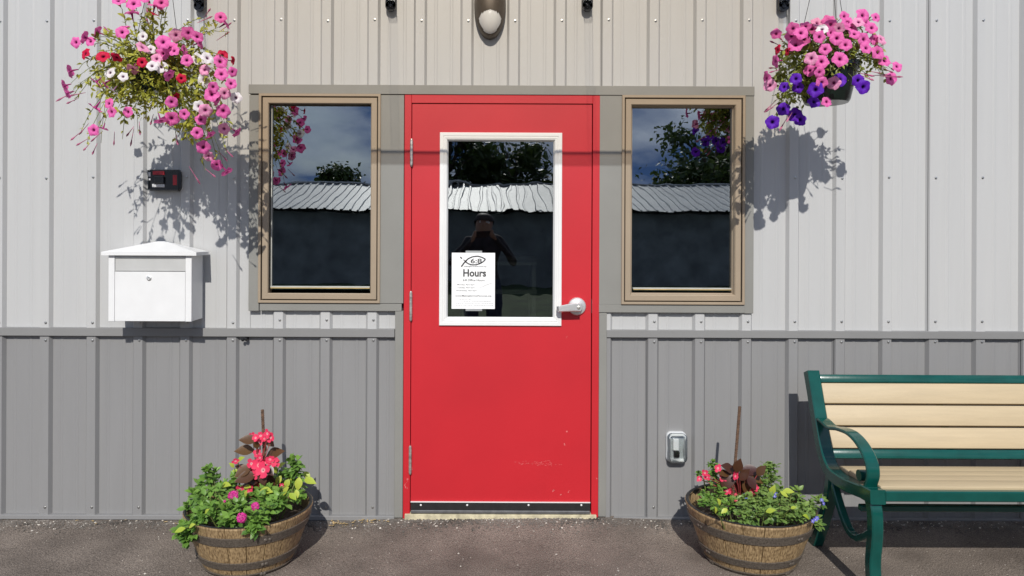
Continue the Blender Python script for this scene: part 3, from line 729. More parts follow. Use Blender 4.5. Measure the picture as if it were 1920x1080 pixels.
def backbar(z0, z1, th, name, mat, off=0.0):
    uc = lambda z: .225+(.765-z)*.40
    u0, u1 = uc(z0)+off, uc(z1)+off; b_ = bmesh.new(); ca = Vector(((u0+u1)/2, (z0+z1)/2)); ln = math.hypot(u1-u0, z1-z0); an = math.atan2(u0-u1, z1-z0)
    M_ = Matrix.Translation((0, -ca.x, ca.y)) @ Matrix.Rotation(-an, 4, 'X')
    box(sx0_, sx1_, -th/2, th/2, -ln/2, ln/2, .005, b_, 2, None); bmesh.ops.transform(b_, matrix=M_, verts=b_.verts); return obj(name, b_, mat, bn, smooth=True)
backbar(.727, .762, .03, 'back_rail', 'bench_green'); backbar(.418, .455, .03, 'back_rail', 'bench_green')
for z0, z1 in ((.641, .724), (.551, .632), (.460, .542)): backbar(z0-.001, z1+.001, .036, 'back_slat', 'bench_slat', .001)
for i in range(4):
    u0 = .425+i*.085; z = .385+i*.0085; b_ = bmesh.new(); box(sx0_, sx1_, -(u0+.079), -u0, z, z+.022, .005, b_, 2); obj('seat_slat', b_, 'bench_slat', bn, smooth=True)
obj('front_rail', box(sx0_, sx1_, -.795, -.768, .384, .424, .004), 'bench_green', bn)
obj('stretcher', box(sx0_-.01, sx1_+.01, -.635, -.605, .285, .31, .004), 'bench_green', bn)
obj('seat_rail', box(sx0_-.01, sx1_+.01, -.43, -.41, .355, .383, .003), 'bench_green', bn)
for x in (BX0+.57, BX0+1.12):
    obj('back_strap', strap([(.208, .745), (.333, .435)], .03, .008, x), 'bench_green', bn); obj('seat_strap', strap([(.42, .379), (.77, .382)], .03, .006, x), 'bench_green', bn)

# ---------------------------------------------------------------- foliage tools
class Leaves:
    def __init__(s): s.v = []; s.f = []; s.t = []
    def add(s, pos, d, n, length, width, tint, curl=.25, fold=.25, shape=(.0, .62, 1.0, .72, .0)):
        d = Vector(d).normalized(); n = Vector(n); sd = d.cross(n)
        if sd.length < 1e-3: sd = d.cross(Vector((.3, .5, .8)))
        sd.normalize(); n = sd.cross(d); b = len(s.v); K = len(shape)
        for i, w in enumerate(shape):
            t = i/(K-1); c = Vector(pos)+d*length*t-n*length*curl*t*t
            hw = width/2*w
            s.v += [tuple(c-sd*hw+n*hw*fold), tuple(c), tuple(c+sd*hw+n*hw*fold)]
        for i in range(K-1):
            a = b+i*3; s.f += [(a, a+1, a+4, a+3), (a+1, a+2, a+5, a+4)]
        s.t.append((len(s.v), tint))
    def build(s, name, mat, parent, kind=None):
        me = bpy.data.meshes.new(name); me.from_pydata(s.v, [], s.f); at = me.attributes.new('tint', 'FLOAT', 'POINT'); vals = []
        for e_, t in s.t: vals += [t]*(e_-len(vals))
        at.data.foreach_set('value', vals); me.materials.append(MATS[mat]); me.polygons.foreach_set('use_smooth', [True]*len(me.polygons)); me.update()
        o = bpy.data.objects.new(name, me); C.objects.link(o); o.parent = parent; o.matrix_parent_inverse = Matrix.Translation(-parent.location)
        if kind: o['kind'] = kind
        return o
def rv3(s=1.0): return Vector((random.uniform(-1, 1), random.uniform(-1, 1), random.uniform(-1, 1)))*s
def petunia_mesh(name, mat, ruff):
    """unit-radius five-lobed trumpet, faces +Z"""
    bm = bmesh.new(); N = 30; rings = []
    rnd = random.Random(ruff)
    for r, z in ((.10, -.42), (.17, -.16), (.36, -.03), (.70, .04), (1.0, -.02)):
        row = []
        for k in range(N):
            a = 2*math.pi*k/N; rr = r; zz = z
            if r > .9: rr = r*(.935+.065*math.cos(5*a))*(1+rnd.uniform(-.05, .05)); zz = z+.10*math.cos(5*a+.6+ruff)-.07+rnd.uniform(-.06, .06)+.08*math.cos(2*a+ruff)
            elif r > .6: zz = z-.05*max(0, math.cos(5*a))**6+.02*math.cos(2*a+ruff)
            row.append(bm.verts.new((rr*math.cos(a), rr*math.sin(a), zz)))
        rings.append(row)
    for A_, B_ in zip(rings, rings[1:]):
        for k in range(N): bm.faces.new((A_[k], A_[(k+1) % N], B_[(k+1) % N], B_[k]))
    bm.faces.new(rings[0])
    b0 = [bm.verts.new((.15*math.cos(2*math.pi*k/8), .15*math.sin(2*math.pi*k/8), -.20)) for k in range(8)]
    b1 = [bm.verts.new((.06*math.cos(2*math.pi*k/8), .06*math.sin(2*math.pi*k/8), -1.15)) for k in range(8)]
    for k in range(8): bm.faces.new((b0[k], b0[(k+1) % 8], b1[(k+1) % 8], b1[k]))
    me = bpy.data.meshes.new(name); bm.to_mesh(me); bm.free(); me.materials.append(MATS[mat]); me.polygons.foreach_set('use_smooth', [True]*len(me.polygons)); return me
PET = {}
for key, mat in (('P', 'petal_pink'), ('L', 'petal_light'), ('W', 'petal_white'), ('R', 'petal_red'), ('V', 'petal_purple')):
    PET[key] = [petunia_mesh('petunia_flower', mat, i) for i in range(6)]
def place(me, name, pos, d, size, parent, spin=None):
    o = bpy.data.objects.new(name, me); C.objects.link(o)
    q = Vector(d).normalized().to_track_quat('Z', 'Y'); q = q @ Euler((0, 0, random.uniform(0, 6.28) if spin is None else spin)).to_quaternion()
    o.parent = parent; o.matrix_parent_inverse = Matrix.Identity(4); o.matrix_basis = Matrix.LocRotScale(Vector(pos)-parent.location, q, Vector((size,)*3)); return o

def hanging(flowers, zs, ox, oy, cpx, cpy, rpx, rpy, ucen, pot_c, pot_r, pot_h, leafm, label_b, label_p, hook_x, nleaf, core, trailers, big):
    ba = thing('hanging_basket', label_b, 'basket', pot_c, 'hanging flower baskets')
    pc = Vector(pot_c)
    pr_ = [(.0, -pot_h), (pot_r*.66, -pot_h), (pot_r*.72, -pot_h+.012), (pot_r*.95, -.02), (pot_r*1.03, -.02), (pot_r*1.03, 0), (pot_r*.93, 0), (pot_r*.9, -.03), (0, -.03)]
    obj('pot', lathe(pr_, pc, 36), 'pot_green', ba, smooth=True)
    top = Vector((hook_x, -ucen, 2.76))
    for a in (40, 165, 285):
        s = pc+Vector((math.cos(R(a))*pot_r, math.sin(R(a))*pot_r, 0)); obj('hanger_wire', tube([s, top], .0013, 5), 'wire', ba)
    obj('hanger_hook', tube([top+Vector((0, 0, -.01)), top+Vector((0, 0, .09)), top+Vector((.0, .02, .12)), top+Vector((0, .04, .10))], .003, 6), 'wire', ba)
    pl = thing('petunia_plant', label_p, 'petunia', pot_c, 'trailing petunias')
    lv_ = Leaves(); stm = bmesh.new()
    def vine(tip, nl, sz):
        s = pc+Vector((random.uniform(-.7, .7)*pot_r, random.uniform(-.7, .7)*pot_r, 0)); d = tip-s
        mid = s+d*.5+Vector((d.x*.15, -.03, .07+.25*max(0, -d.z)*.6))+rv3(.03); pts = []
        for i in range(9):
            t = i/8; pts.append(s*(1-t)**2+mid*2*t*(1-t)+tip*t*t+rv3(.004))
        tube(pts, [.0022-.0011*i/8 for i in range(9)], 4, stm, False)
        for j in range(nl):
            t = random.uniform(.2, .98); i = min(7, int(t*8)); p = Vector(pts[i]).lerp(pts[i+1], t*8-i); td = (pts[i+1]-pts[i]).normalized()
            dd = (td*.6+rv3(.9)+Vector((0, -.25, .1))); l = random.uniform(.6, 1.15)*sz
            lv_.add(p, dd, rv3(.5)+Vector((0, -.6, .7)), l, l*random.uniform(.38, .55), random.random()*.8, random.uniform(0, .5), random.uniform(.1, .5))
    for zx, zy, kc, side in flowers:
        px = zx/zs+ox; py = zy/zs+oy
        rx, ry = (px-cpx)/rpx, (py-cpy)/rpy; q = max(0, 1-rx*rx-ry*ry)
        u = ucen+.05+.17*math.sqrt(q)+random.uniform(-.04, .06); pos = P(px, py, u)
        out = Vector((pos.x-pc.x, 0, (pos.z-pc.z)))*1.3
        d = Vector((0, -1, .15))+out*(1.0 if not side else 7)+rv3(.32)
        if side: d.y *= .25
        sz = random.uniform(.78, 1.15)*big*(.88 if kc in 'WR' else 1)
        place(random.choice(PET[kc]), 'flower', pos, d, sz, pl)
        vine(pos-d.normalized()*sz*1.1, nleaf, .030)
    for px, py in trailers: vine(P(px, py, ucen+random.uniform(-.05, .12)), nleaf+8, .024)
    for (px, py, r, n) in core:
        for i in range(n):
            w = rv3(); w = w/max(1, w.length); p = P(px, py, ucen+.06)+Vector((w.x*r, w.y*r*.9, w.z*r*.85)); l = random.uniform(.014, .032)
            lv_.add(p, rv3()+Vector((0, -.4, 0)), rv3(.6)+Vector((0, -.6, .6)), l, l*.44, random.random(), random.uniform(0, .5))
    bud = bmesh.new()
    for px, py in trailers*2:
        p = P(px+random.uniform(-18, 18), py+random.uniform(-14, 14), ucen+random.uniform(-.02, .14)); d = (p-pc).normalized()+rv3(.3); l = random.uniform(.018, .030)
        tube([p-d*l*1.5, p, p+d*l*.6, p+d*l], [.001, .0018, .0042, .001], 6, bud)
    obj('buds', bud, 'bud', pl, kind='stuff')
    lv_.build('foliage', leafm, pl, 'stuff'); obj('stems', stm, 'stem', pl, kind='stuff')
FL = [(665, 2, 'P', 0), (750, 18, 'P', 0), (905, 12, 'P', 0), (870, 30, 'P', 1), (740, 70, 'P', 1), (685, 180, 'P', 0), (705, 150, 'P', 1), (1240, 95, 'P', 0), (1270, 130, 'P', 1), (545, 178, 'P', 1), (425, 238, 'P', 0), (472, 208, 'P', 1), (508, 232, 'P', 0), (988, 195, 'L', 0), (1057, 182, 'P', 0), (1110, 205, 'P', 0), (1125, 240, 'P', 1), (915, 235, 'P', 0), (958, 268, 'P', 0), (978, 285, 'P', 0), (915, 300, 'P', 0), (880, 330, 'L', 0), (805, 265, 'L', 1), (1040, 280, 'P', 1), (1050, 338, 'P', 0), (390, 400, 'P', 1), (360, 483, 'P', 1), (375, 525, 'P', 1), (540, 465, 'P', 1), (585, 470, 'P', 1), (1150, 392, 'L', 0), (1245, 415, 'P', 0), (1310, 405, 'P', 0), (1300, 470, 'P', 0), (745, 390, 'L', 1), (955, 425, 'P', 1), (1190, 530, 'P', 0), (1200, 490, 'P', 0), (1225, 562, 'P', 1), (965, 575, 'P', 0), (610, 582, 'P', 0), (625, 630, 'P', 0), (535, 608, 'P', 1), (718, 630, 'P', 0), (965, 668, 'P', 0), (905, 682, 'P', 1), (1035, 642, 'P', 0), (1155, 622, 'L', 0), (1130, 672, 'P', 0), (1255, 625, 'P', 0), (525, 732, 'P', 0), (580, 725, 'P', 1), (1110, 747, 'P', 0), (1335, 747, 'P', 1), (1185, 760, 'P', 1), (1260, 725, 'L', 0), (1145, 830, 'P', 0), (1172, 880, 'L', 0), (1218, 930, 'P', 0), (1278, 970, 'P', 1), (1265, 525, 'L', 0), (1240, 345, 'P', 0), (930, -20, 'P', 0), (820, -15, 'P', 0), (720, -40, 'P', 0),
      (802, 205, 'W', 0), (847, 278, 'W', 0), (855, 370, 'W', 0), (908, 375, 'W', 0), (618, 408, 'W', 0), (692, 430, 'W', 0), (1115, 330, 'W', 0), (1168, 325, 'W', 0), (1148, 450, 'W', 0), (635, 512, 'W', 1), (1120, 598, 'W', 0), (1328, 548, 'W', 0), (478, 302, 'R', 0), (580, 315, 'R', 0), (798, 350, 'R', 0), (1020, 440, 'R', 0), (1250, 312, 'R', 0), (1312, 342, 'R', 1), (655, 325, 'R', 1), (865, 75, 'R', 1), (988, 545, 'R', 1)]
pcl = P(288, 118, .44)
hanging(FL, 3, 0, 0, 290, 155, 175, 165, .44, pcl, .115, .13, 'leaf_basket_yellow', 'dark pot hanging on wires left of the tan window by the hinges', 'sprawling petunias in pink, red and white hanging above the mailbox', AX[0], 15,
        [(285, 150, .14, 850), (240, 140, .12, 420), (330, 160, .12, 430), (355, 205, .11, 360), (205, 155, .08, 120), (365, 245, .06, 120), (290, 90, .10, 150), (385, 130, .08, 120), (250, 195, .08, 110)],
        [(150, 250), (165, 270), (190, 268), (230, 262), (260, 250), (275, 225), (425, 290), (330, 265), (140, 190), (135, 180), (270, 30), (285, 15), (378, 35), (430, 60), (200, 60), (385, 320)], .0285)
FR = [(185, 155), (255, 165), (262, 130), (320, 120), (375, 105), (425, 95), (437, 112), (500, 75), (585, 70), (645, 80), (475, 130), (545, 155), (600, 100), (625, 127), (590, 180), (640, 180), (670, 180), (385, 170), (465, 175), (505, 205), (315, 180), (410, 225), (345, 268), (395, 282), (480, 270), (340, 325), (385, 333), (395, 380), (450, 382), (685, 278), (655, 240), (600, 220), (742, 305), (715, 362), (155, 392), (418, 468), (275, 205), (530, 120), (350, 132), (440, 150), (565, 100), (515, 100), (300, 150)]
FR = [(x, y, 'L' if i % 6 == 4 else 'P', 0) for i, (x, y) in enumerate(FR)]+[(138, 360, 'P', 1), (397, 133, 'W', 0), (190, 230, 'R', 1), (235, 235, 'R', 1), (180, 282, 'P', 1)]
FR += [(x, y, 'V', 0) for x, y in ((275, 362), (220, 400), (285, 402), (365, 412), (360, 468), (218, 502), (270, 528), (297, 550), (168, 562), (563, 370), (587, 400), (480, 365))]
pcr = P(1550, 122, .44)
hanging(FR, 2.4537, 1380, 0, 1550, 110, 120, 105, .44, pcr, .13, .165, 'leaf_basket_green', 'dark green pot hanging on wires beside the tan window by the door lever', 'bushy pink petunias with purple blooms hanging above the bench side', AX[3]+.02, 12,
        [(1540, 95, .12, 620), (1500, 120, .10, 380), (1610, 105, .09, 300), (1480, 165, .07, 220), (1520, 150, .07, 150), (1560, 130, .07, 120)],
        [(1455, 215), (1460, 190), (1475, 225), (1455, 130), (1650, 140), (1660, 130), (1635, 150), (1640, 60), (1470, 80)], .0285)

# ---------------------------------------------------------------- barrels
def barrel(cx, cu, gz, label, spin):
    b_ = thing('barrel_planter', label, 'planter', (cx, -cu, gz), 'half barrel planters')
    h, r0, r1, N = .232, .186, .272, 20; base = Vector((cx, -cu, gz))
    rad = lambda z: r0+(r1-r0)*(z/h)**.9
    me = None
    for k in range(N):
        if me is None:
            t = bmesh.new(); g_ = .0035; rows = []
            for z in (0, .06, .12, .18, h-.006, h):
                R_ = rad(min(z, h))-(.003 if z == h else 0); w = math.pi/N; e_ = g_/R_/2
                row = []
                for a, dr in ((-w+e_*.3, -.004), (-w+e_*1.4, 0), (-w*.35, .0008), (w*.35, .0008), (w-e_*1.4, 0), (w-e_*.3, -.004)): row.append(t.verts.new(((R_+dr)*math.cos(a), (R_+dr)*math.sin(a), z)))
                row += [t.verts.new(((R_-.014)*math.cos(a), (R_-.014)*math.sin(a), z)) for a in (w, -w)]
                rows.append(row)
            for A_, B_ in zip(rows, rows[1:]):
                for q in range(8): t.faces.new((A_[q], A_[(q+1) % 8], B_[(q+1) % 8], B_[q]))
            t.faces.new(rows[0]); t.faces.new(rows[-1]); bmesh.ops.recalc_face_normals(t, faces=t.faces)
            me = bpy.data.meshes.new('stave'); t.to_mesh(me); t.free(); me.materials.append(MATS['oak'])
        o = bpy.data.objects.new('stave', me); C.objects.link(o); o.parent = b_; o.rotation_euler = (0, 0, spin+2*math.pi*k/N)
    def hoop(z0, z1):
        pf = [(rad(z0)+.001, z0), (rad(z0)+.006, z0+.002), (rad(z1)+.006, z1-.002), (rad(z1)+.001, z1), (rad(z1)-.006, z1), (rad(z0)-.006, z0)]
        ho = obj('hoop', lathe(pf, base, 64, closed=True), 'hoop', b_, smooth=True)
        for s in (-60, -64, -160, -164):
            a = R(s)+spin; z = (z0+z1)/2; r = rad(z)+.006; rv_ = lathe([(.0075, -.002), (.0075, .001), (.005, .003), (0, .0035)], (0, 0, 0), 10, axis='Y')
            bmesh.ops.transform(rv_, matrix=Matrix.Translation(base+Vector((r*math.cos(a), r*math.sin(a), z))) @ Matrix.Rotation(a+math.pi/2, 4, 'Z'), verts=rv_.verts)
            obj('rivet', rv_, 'hoop', ho, smooth=True)
    hoop(.150, .190); hoop(.038, .072); hoop(0.0, .014)
    obj('liner', lathe([(r1-.004, h+.002), (r1-.010, h+.005), (r1-.018, h+.001), (r1-.03, h-.08), (r1-.05, h-.09)], base, 48, cap=False), 'liner', b_, smooth=True)
    # open ends of the lathe are capped above, soil on top
    sv = lathe([(r1-.022, h-.058), (.15, h-.045), (.05, h-.04), (0, h-.04)], base, 32, cap=False)
    obj('soil', sv, 'soil', b_, smooth='all'); return b_
BLX, BRX, BU = P(468, 930, .405).x, P(1405, 930, .405).x, .405
barrel(BLX, BU, -.013, 'wood stave half barrel with magenta flowers in front of grey siding', .1)
barrel(BRX, BU, .001, 'wood stave half barrel between outlet cover and bench', .03)
def rebar(pxt, pyt, pxb, pyb, u, label):
    a, b = P(pxt, pyt, u), P(pxb, pyb, u); b.z = .15; n = 60; bm_ = bmesh.new(); tube([a, b], .0058, 8, bm_)
    for i in range(n):
        c = a.lerp(b, (i+.5)/n); d = (b-a).normalized(); tube([c-d*.0016, c+d*.0016], .0074, 8, bm_)
    tag(obj('rebar_stake', bm_, 'rust', smooth=False), label, 'stake', 'rebar stakes in the barrels')
rebar(492, 768, 500, 930, .33, 'short upright rusty rebar behind the tall red begonia')
rebar(1387, 762, 1371, 900, .33, 'long leaning rusty rebar in the barrel beside the bench')

# ---------------------------------------------------------------- barrel plants
def top_u(py, z=.265): return max(.13, min(.63, D-(H-z)*F/max(1, py-440)))
def clump_plant(name, label, cat, group, mat, clumps, zs, ox, oy, lsize, base, dens=15, up=.6):
    pl = thing(name, label, cat, base, group); lv_ = Leaves(); stm = bmesh.new()
    for c in clumps:
        zx, zy, r = c[0], c[1], c[2]; px, py = zx/zs+ox, zy/zs+oy; u = c[3] if len(c) > 3 else top_u(py)
        p = P(px, py, u); rad_ = r/zs*(D-u)/F
        root = Vector((p.x*.8+base[0]*.2, p.y*.75+base[1]*.25, min(p.z-.02, .19))); mid = root.lerp(p, .5)+Vector((0, 0, .05)); tube([root, mid, p], [.003, .0025, .0015], 5, stm, False)
        n = int(dens*(r/40)**1.3)+6
        for i in range(n):
            w = rv3(); w /= max(1, w.length); q = p+Vector((w.x*rad_, w.y*rad_*.8, w.z*rad_*.85)); l = lsize*random.uniform(.65, 1.2)
            dd = Vector((w.x, w.y-.2, w.z*.4+up*random.uniform(.0, 1)))+rv3(.5)
            for s in (1, -1):
                d2 = Vector((dd.x*s+random.uniform(-.2, .2), dd.y-.15, dd.z))
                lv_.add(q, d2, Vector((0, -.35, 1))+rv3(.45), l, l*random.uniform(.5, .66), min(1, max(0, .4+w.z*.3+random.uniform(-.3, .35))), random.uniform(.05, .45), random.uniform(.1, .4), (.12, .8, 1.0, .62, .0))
    lv_.build('foliage', mat, pl, 'stuff'); obj('stems', stm, 'stem', pl, kind='stuff'); return pl
def big_leaf(parent, mat, p, d, n, l, w, tint, curl=.25):
    lf = Leaves(); lf.add((0, 0, 0), d, n, l, w, tint, curl, .22, (.10, .62, .95, 1.0, .80, .42, .0)); o = lf.build('leaf', mat, parent); o.matrix_parent_inverse = Matrix.Identity(4); o.location = Vector(p)-parent.location; return o
def petal_mesh(name, mat, n, wide):
    bm = bmesh.new()
    for k in range(n):
        a = 2*math.pi*k/n; ca, sa = math.cos(a), math.sin(a); rows = []
        for t, w in ((.08, .08), (.4, .40*wide), (.75, .50*wide), (1, .26*wide)):
            rows.append([bm.verts.new((ca*t-sa*w*s, sa*t+ca*w*s, .12*t+(.10*abs(s))*t+.01*k)) for s in (-1, 0, 1)])
        for A_, B_ in zip(rows, rows[1:]):
            for j in range(2): bm.faces.new((A_[j], A_[j+1], B_[j+1], B_[j]))
    me = bpy.data.meshes.new(name); bm.to_mesh(me); bm.free(); me.materials.append(MATS[mat]); me.polygons.foreach_set('use_smooth', [True]*len(me.polygons)); return me
BEG = petal_mesh('begonia_flower', 'petal_begonia', 4, 1.0); BLU = petal_mesh('lobelia_flower', 'petal_blue', 5, .7)
def verbena_mesh():
    src = petal_mesh('v', 'petal_magenta', 5, .75); bm = bmesh.new()
    for i in range(26):
        z = 1-1.15*(i+.5)/26; a = i*2.39996; r = math.sqrt(max(0, 1-z*z)); d = Vector((r*math.cos(a), r*math.sin(a), z))
        M_ = Matrix.Translation(d*.75) @ d.to_track_quat('Z', 'Y').to_matrix().to_4x4() @ Matrix.Scale(.36, 4); s = len(bm.verts); bm.from_mesh(src); bm.verts.ensure_lookup_table()
        bmesh.ops.transform(bm, matrix=Matrix.Translation(rv3(.12)) @ M_, verts=bm.verts[s:])
    for v in bm.verts: v.co.z *= .6
    me = bpy.data.meshes.new('verbena_cluster'); bm.to_mesh(me); bm.free(); me.materials.append(MATS['petal_magenta2']); return me
paint('petal_magenta2', (0.46, 0.008, 0.19), 0.6, 0, 0.35, 3)
VER = verbena_mesh()
LZ, LX, LY = 3.177, 300, 740
RZ, RX, RY = 3.176, 1220, 740
bl, br2 = (BLX, -BU, .18), (BRX, -BU, .19)
clump_plant('verbena_plant', 'bright green leafy verbena spilling over barrel rim below the rebar', 'verbena', 'leafy bedding plants', 'leaf_mint',
            [(300, 490, 55, .30), (285, 455, 30, .30), (320, 530, 50, .28), (230, 600, 45, .42), (330, 600, 50), (270, 640, 50), (200, 680, 50, .50), (330, 690, 55), (270, 700, 45, .58), (215, 750, 50, .60), (200, 800, 65, .60), (140, 815, 45, .60), (180, 850, 40, .60), (420, 650, 50), (400, 720, 50, .60), (480, 680, 40), (540, 720, 50, .62), (600, 640, 50), (650, 600, 50), (700, 600, 50), (730, 640, 45), (640, 690, 45, .60), (570, 770, 45, .65), (540, 800, 25, .65), (680, 660, 40), (500, 620, 40), (790, 410, 40, .28), (785, 445, 45, .28), (800, 490, 35, .28), (460, 740, 30, .62), (400, 750, 30, .64), (580, 800, 20, .66), (440, 520, 45, .25), (400, 560, 45, .3), (660, 545, 45, .28), (720, 520, 40, .22), (600, 590, 45, .38), (480, 590, 40, .35), (800, 560, 40, .30), (820, 600, 35, .36), (240, 560, 40, .3)], LZ, LX, LY, .034, bl, 13)
vb = [o for o in C.objects if o.name.startswith('verbena_plant')][0]
for zx, zy, r in ((437, 603, 38), (568, 665, 30), (485, 733, 36), (385, 635, 10)):
    px, py = zx/LZ+LX, zy/LZ+LY; u = min(.69, top_u(py)+.10); place(VER, 'flower_cluster', P(px, py, u), (0.05, -1, .45), r/LZ*(D-u)/F*.92, vb)
clump_plant('bedding_plant', 'low grey-green bedding plant filling barrel beside the bench', 'plant', 'leafy bedding plants', 'leaf_sage',
            [(715, 440, 40, .30), (700, 420, 25, .30), (735, 490, 45, .30), (650, 510, 45, .3), (690, 545, 45, .32), (600, 640, 50), (560, 680, 50), (640, 650, 45), (700, 640, 45), (760, 660, 45), (820, 680, 45), (860, 710, 45), (900, 690, 40), (540, 735, 40, .58), (600, 725, 45, .59), (660, 720, 45, .59), (730, 720, 45, .6), (800, 735, 40, .6), (870, 590, 30, .35), (940, 665, 30, .5), (960, 750, 35, .55), (990, 770, 28, .58), (1000, 640, 28, .45), (920, 725, 35, .55), (640, 590, 40), (760, 610, 40), (545, 640, 40), (620, 560, 40, .26), (700, 580, 40, .24), (780, 570, 40, .22), (840, 620, 40, .3), (480, 600, 40, .3), (560, 590, 40, .3)], RZ, RX, RY, .025, br2, 17)
bp_ = [o for o in C.objects if o.name.startswith('bedding_plant')][0]
clump_plant('vinca_plant', 'upright small-leaved green plant in barrel by the outlet cover', 'plant', 'leafy bedding plants', 'leaf_mint',
            [(362, 405, 15, .3), (368, 435, 22, .3), (375, 475, 28, .3), (350, 500, 25, .32), (390, 520, 30, .32), (395, 570, 38, .36), (400, 620, 42, .4), (335, 640, 40, .42), (410, 690, 38, .55), (455, 665, 35, .5), (390, 660, 40, .5), (480, 650, 30, .5), (285, 470, 12, .3), (310, 590, 25, .38)], RZ, RX, RY, .022, br2, 15)
for zx, zy in ((560, 600), (745, 590), (738, 605), (1018, 628), (1028, 648), (990, 735), (982, 742), (570, 625), (965, 752)):
    px, py = zx/RZ+RX, zy/RZ+RY; place(BLU, 'flower', P(px, py, top_u(py)+.04), (rv3(.4)+Vector((0, -1, .4))), .0085, bp_)
def begonia(label, leaves, flowers, zs, ox, oy, base, u, rootpx, lsz):
    pl = thing('begonia', label, 'begonia', base, 'red begonias'); rt = P(rootpx[0]/zs+ox, rootpx[1]/zs+oy, u); rt.z = .18; stm = bmesh.new()
    for zx, zy, ang, l in leaves:
        c = P(zx/zs+ox, zy/zs+oy, u+random.uniform(.0, .10)); L_ = l/zs*(D-u)/F; d = Vector((math.cos(R(ang)), -.35, math.sin(R(ang)))); st_ = c-d.normalized()*L_/2
        big_leaf(pl, 'leaf_bronze', st_, d, Vector((-math.sin(R(ang))*.2+random.uniform(-.3, .3), -.75, .75)), L_*1.14, L_*.72, random.random(), random.uniform(.05, .3))
        m_ = rt.lerp(st_, .5); m_.x = rt.x*.6+st_.x*.4; tube([rt, m_, st_], [.0045, .0035, .002], 5, stm, False)
    for zx, zy, r in flowers:
        uu = u+.05+random.uniform(0, .05); c = P(zx/zs+ox, zy/zs+oy, uu); place(BEG, 'flower', c, Vector((random.uniform(-.4, .4), -1, random.uniform(-.1, .6))), r/zs*(D-uu)/F*random.uniform(1.05, 1.35), pl).scale.x *= random.uniform(.7, 1)
        m_ = rt.lerp(c, .55); m_.x = rt.x*.7+c.x*.3; tube([rt, m_, c+Vector((0, .012, -.004))], [.003, .002, .0015], 5, stm, False)
    obj('stems', stm, 'stem_red', pl, kind='stuff')
begonia('tall red begonia with bronze leaves rising from the barrel with magenta flowers',
        [(530, 268, 165, 90), (510, 330, 170, 100), (672, 352, 30, 110), (500, 452, 210, 100), (515, 492, 190, 110), (655, 520, 280, 90), (590, 545, 250, 90), (652, 285, 330, 60), (645, 445, 320, 80), (490, 440, 150, 70), (560, 500, 230, 90), (610, 490, 290, 80), (520, 545, 200, 80), (575, 300, 100, 50), (625, 320, 80, 50)],
        [(545, 243, 20), (570, 258, 22), (600, 245, 22), (640, 232, 22), (660, 255, 24), (622, 262, 18), (590, 285, 20), (580, 350, 20), (595, 375, 18), (565, 455, 34), (590, 420, 36), (615, 450, 36), (545, 412, 28), (622, 408, 26), (585, 470, 30), (672, 398, 26), (690, 408, 22), (655, 385, 20), (450, 395, 20), (540, 558, 20), (552, 582, 24), (530, 585, 20), (480, 565, 24), (500, 572, 20), (620, 510, 16), (725, 540, 12)], LZ, LX, LY, bl, .30, (590, 620), 1)
begonia('compact begonia with dark bronze leaves in barrel beside the bench',
        [(465, 440, 150, 90), (520, 428, 80, 80), (590, 450, 10, 100), (655, 455, 60, 70), (460, 505, 240, 110), (530, 550, 260, 100), (575, 548, 290, 100), (500, 490, 200, 80), (620, 490, 340, 90), (555, 480, 60, 80), (490, 455, 120, 80), (545, 510, 270, 90), (600, 520, 300, 80), (440, 470, 170, 70)],
        [(400, 438, 20), (505, 470, 22), (503, 485, 18), (432, 490, 24), (322, 465, 20), (335, 488, 18), (290, 500, 16), (455, 572, 20), (512, 608, 18), (515, 628, 16), (480, 705, 16), (600, 585, 22), (590, 600, 18), (625, 555, 18), (435, 560, 16)], RZ, RX, RY, br2, .30, (530, 640), 1)
def limeplant(label, spots, zs, ox, oy, base):
    pl = thing('lime_leaf_plant', label, 'plant', base, 'lime leaved plants'); stm = bmesh.new(); rt = Vector((base[0], base[1], .18))
    for zx, zy, l, ang in spots:
        py = zy/zs+oy; u = min(.68, top_u(py)+.09); c = P(zx/zs+ox, py, u); L_ = l/zs*(D-u)/F; d = Vector((math.cos(R(ang)), -.45, math.sin(R(ang)))); s_ = c-d.normalized()*L_/2
        big_leaf(pl, 'leaf_lime', s_, d, Vector((random.uniform(-.3, .3), -.6, .8)), L_*1.05, L_*.62, random.random()*.8, random.uniform(.1, .35))
        r_ = Vector((s_.x*.7+rt.x*.3, s_.y*.7+rt.y*.3, .18)); tube([r_, r_.lerp(s_, .6)+Vector((0, 0, .015)), s_], [.003, .0025, .0015], 5, stm, False)
    obj('stems', stm, 'stem', pl, kind='stuff')
limeplant('lime green leaves among the verbena in the barrel with magenta flowers', [(385, 535, 70, 20), (440, 465, 60, 220), (475, 385, 60, 45), (520, 548, 50, 10), (625, 572, 90, 15), (705, 510, 60, 240), (690, 450, 50, 100), (770, 510, 80, 60), (825, 530, 75, 270), (875, 480, 60, 320), (890, 510, 75, 0), (745, 575, 70, 60), (790, 605, 60, 330), (720, 420, 60, 50), (755, 530, 60, 240), (815, 590, 50, 290), (275, 695, 45, 60), (185, 780, 50, 45), (120, 805, 60, 190), (510, 590, 45, 80), (430, 420, 40, 120)], LZ, LX, LY, bl)
limeplant('few lime green leaves above the bedding plant beside the bench', [(725, 570, 60, 80), (820, 572, 60, 10), (795, 592, 50, 330), (712, 690, 55, 30), (850, 672, 35, 30), (410, 640, 50, 110), (440, 690, 45, 200), (390, 690, 45, 90), (930, 725, 50, 140)], RZ, RX, RY, br2)

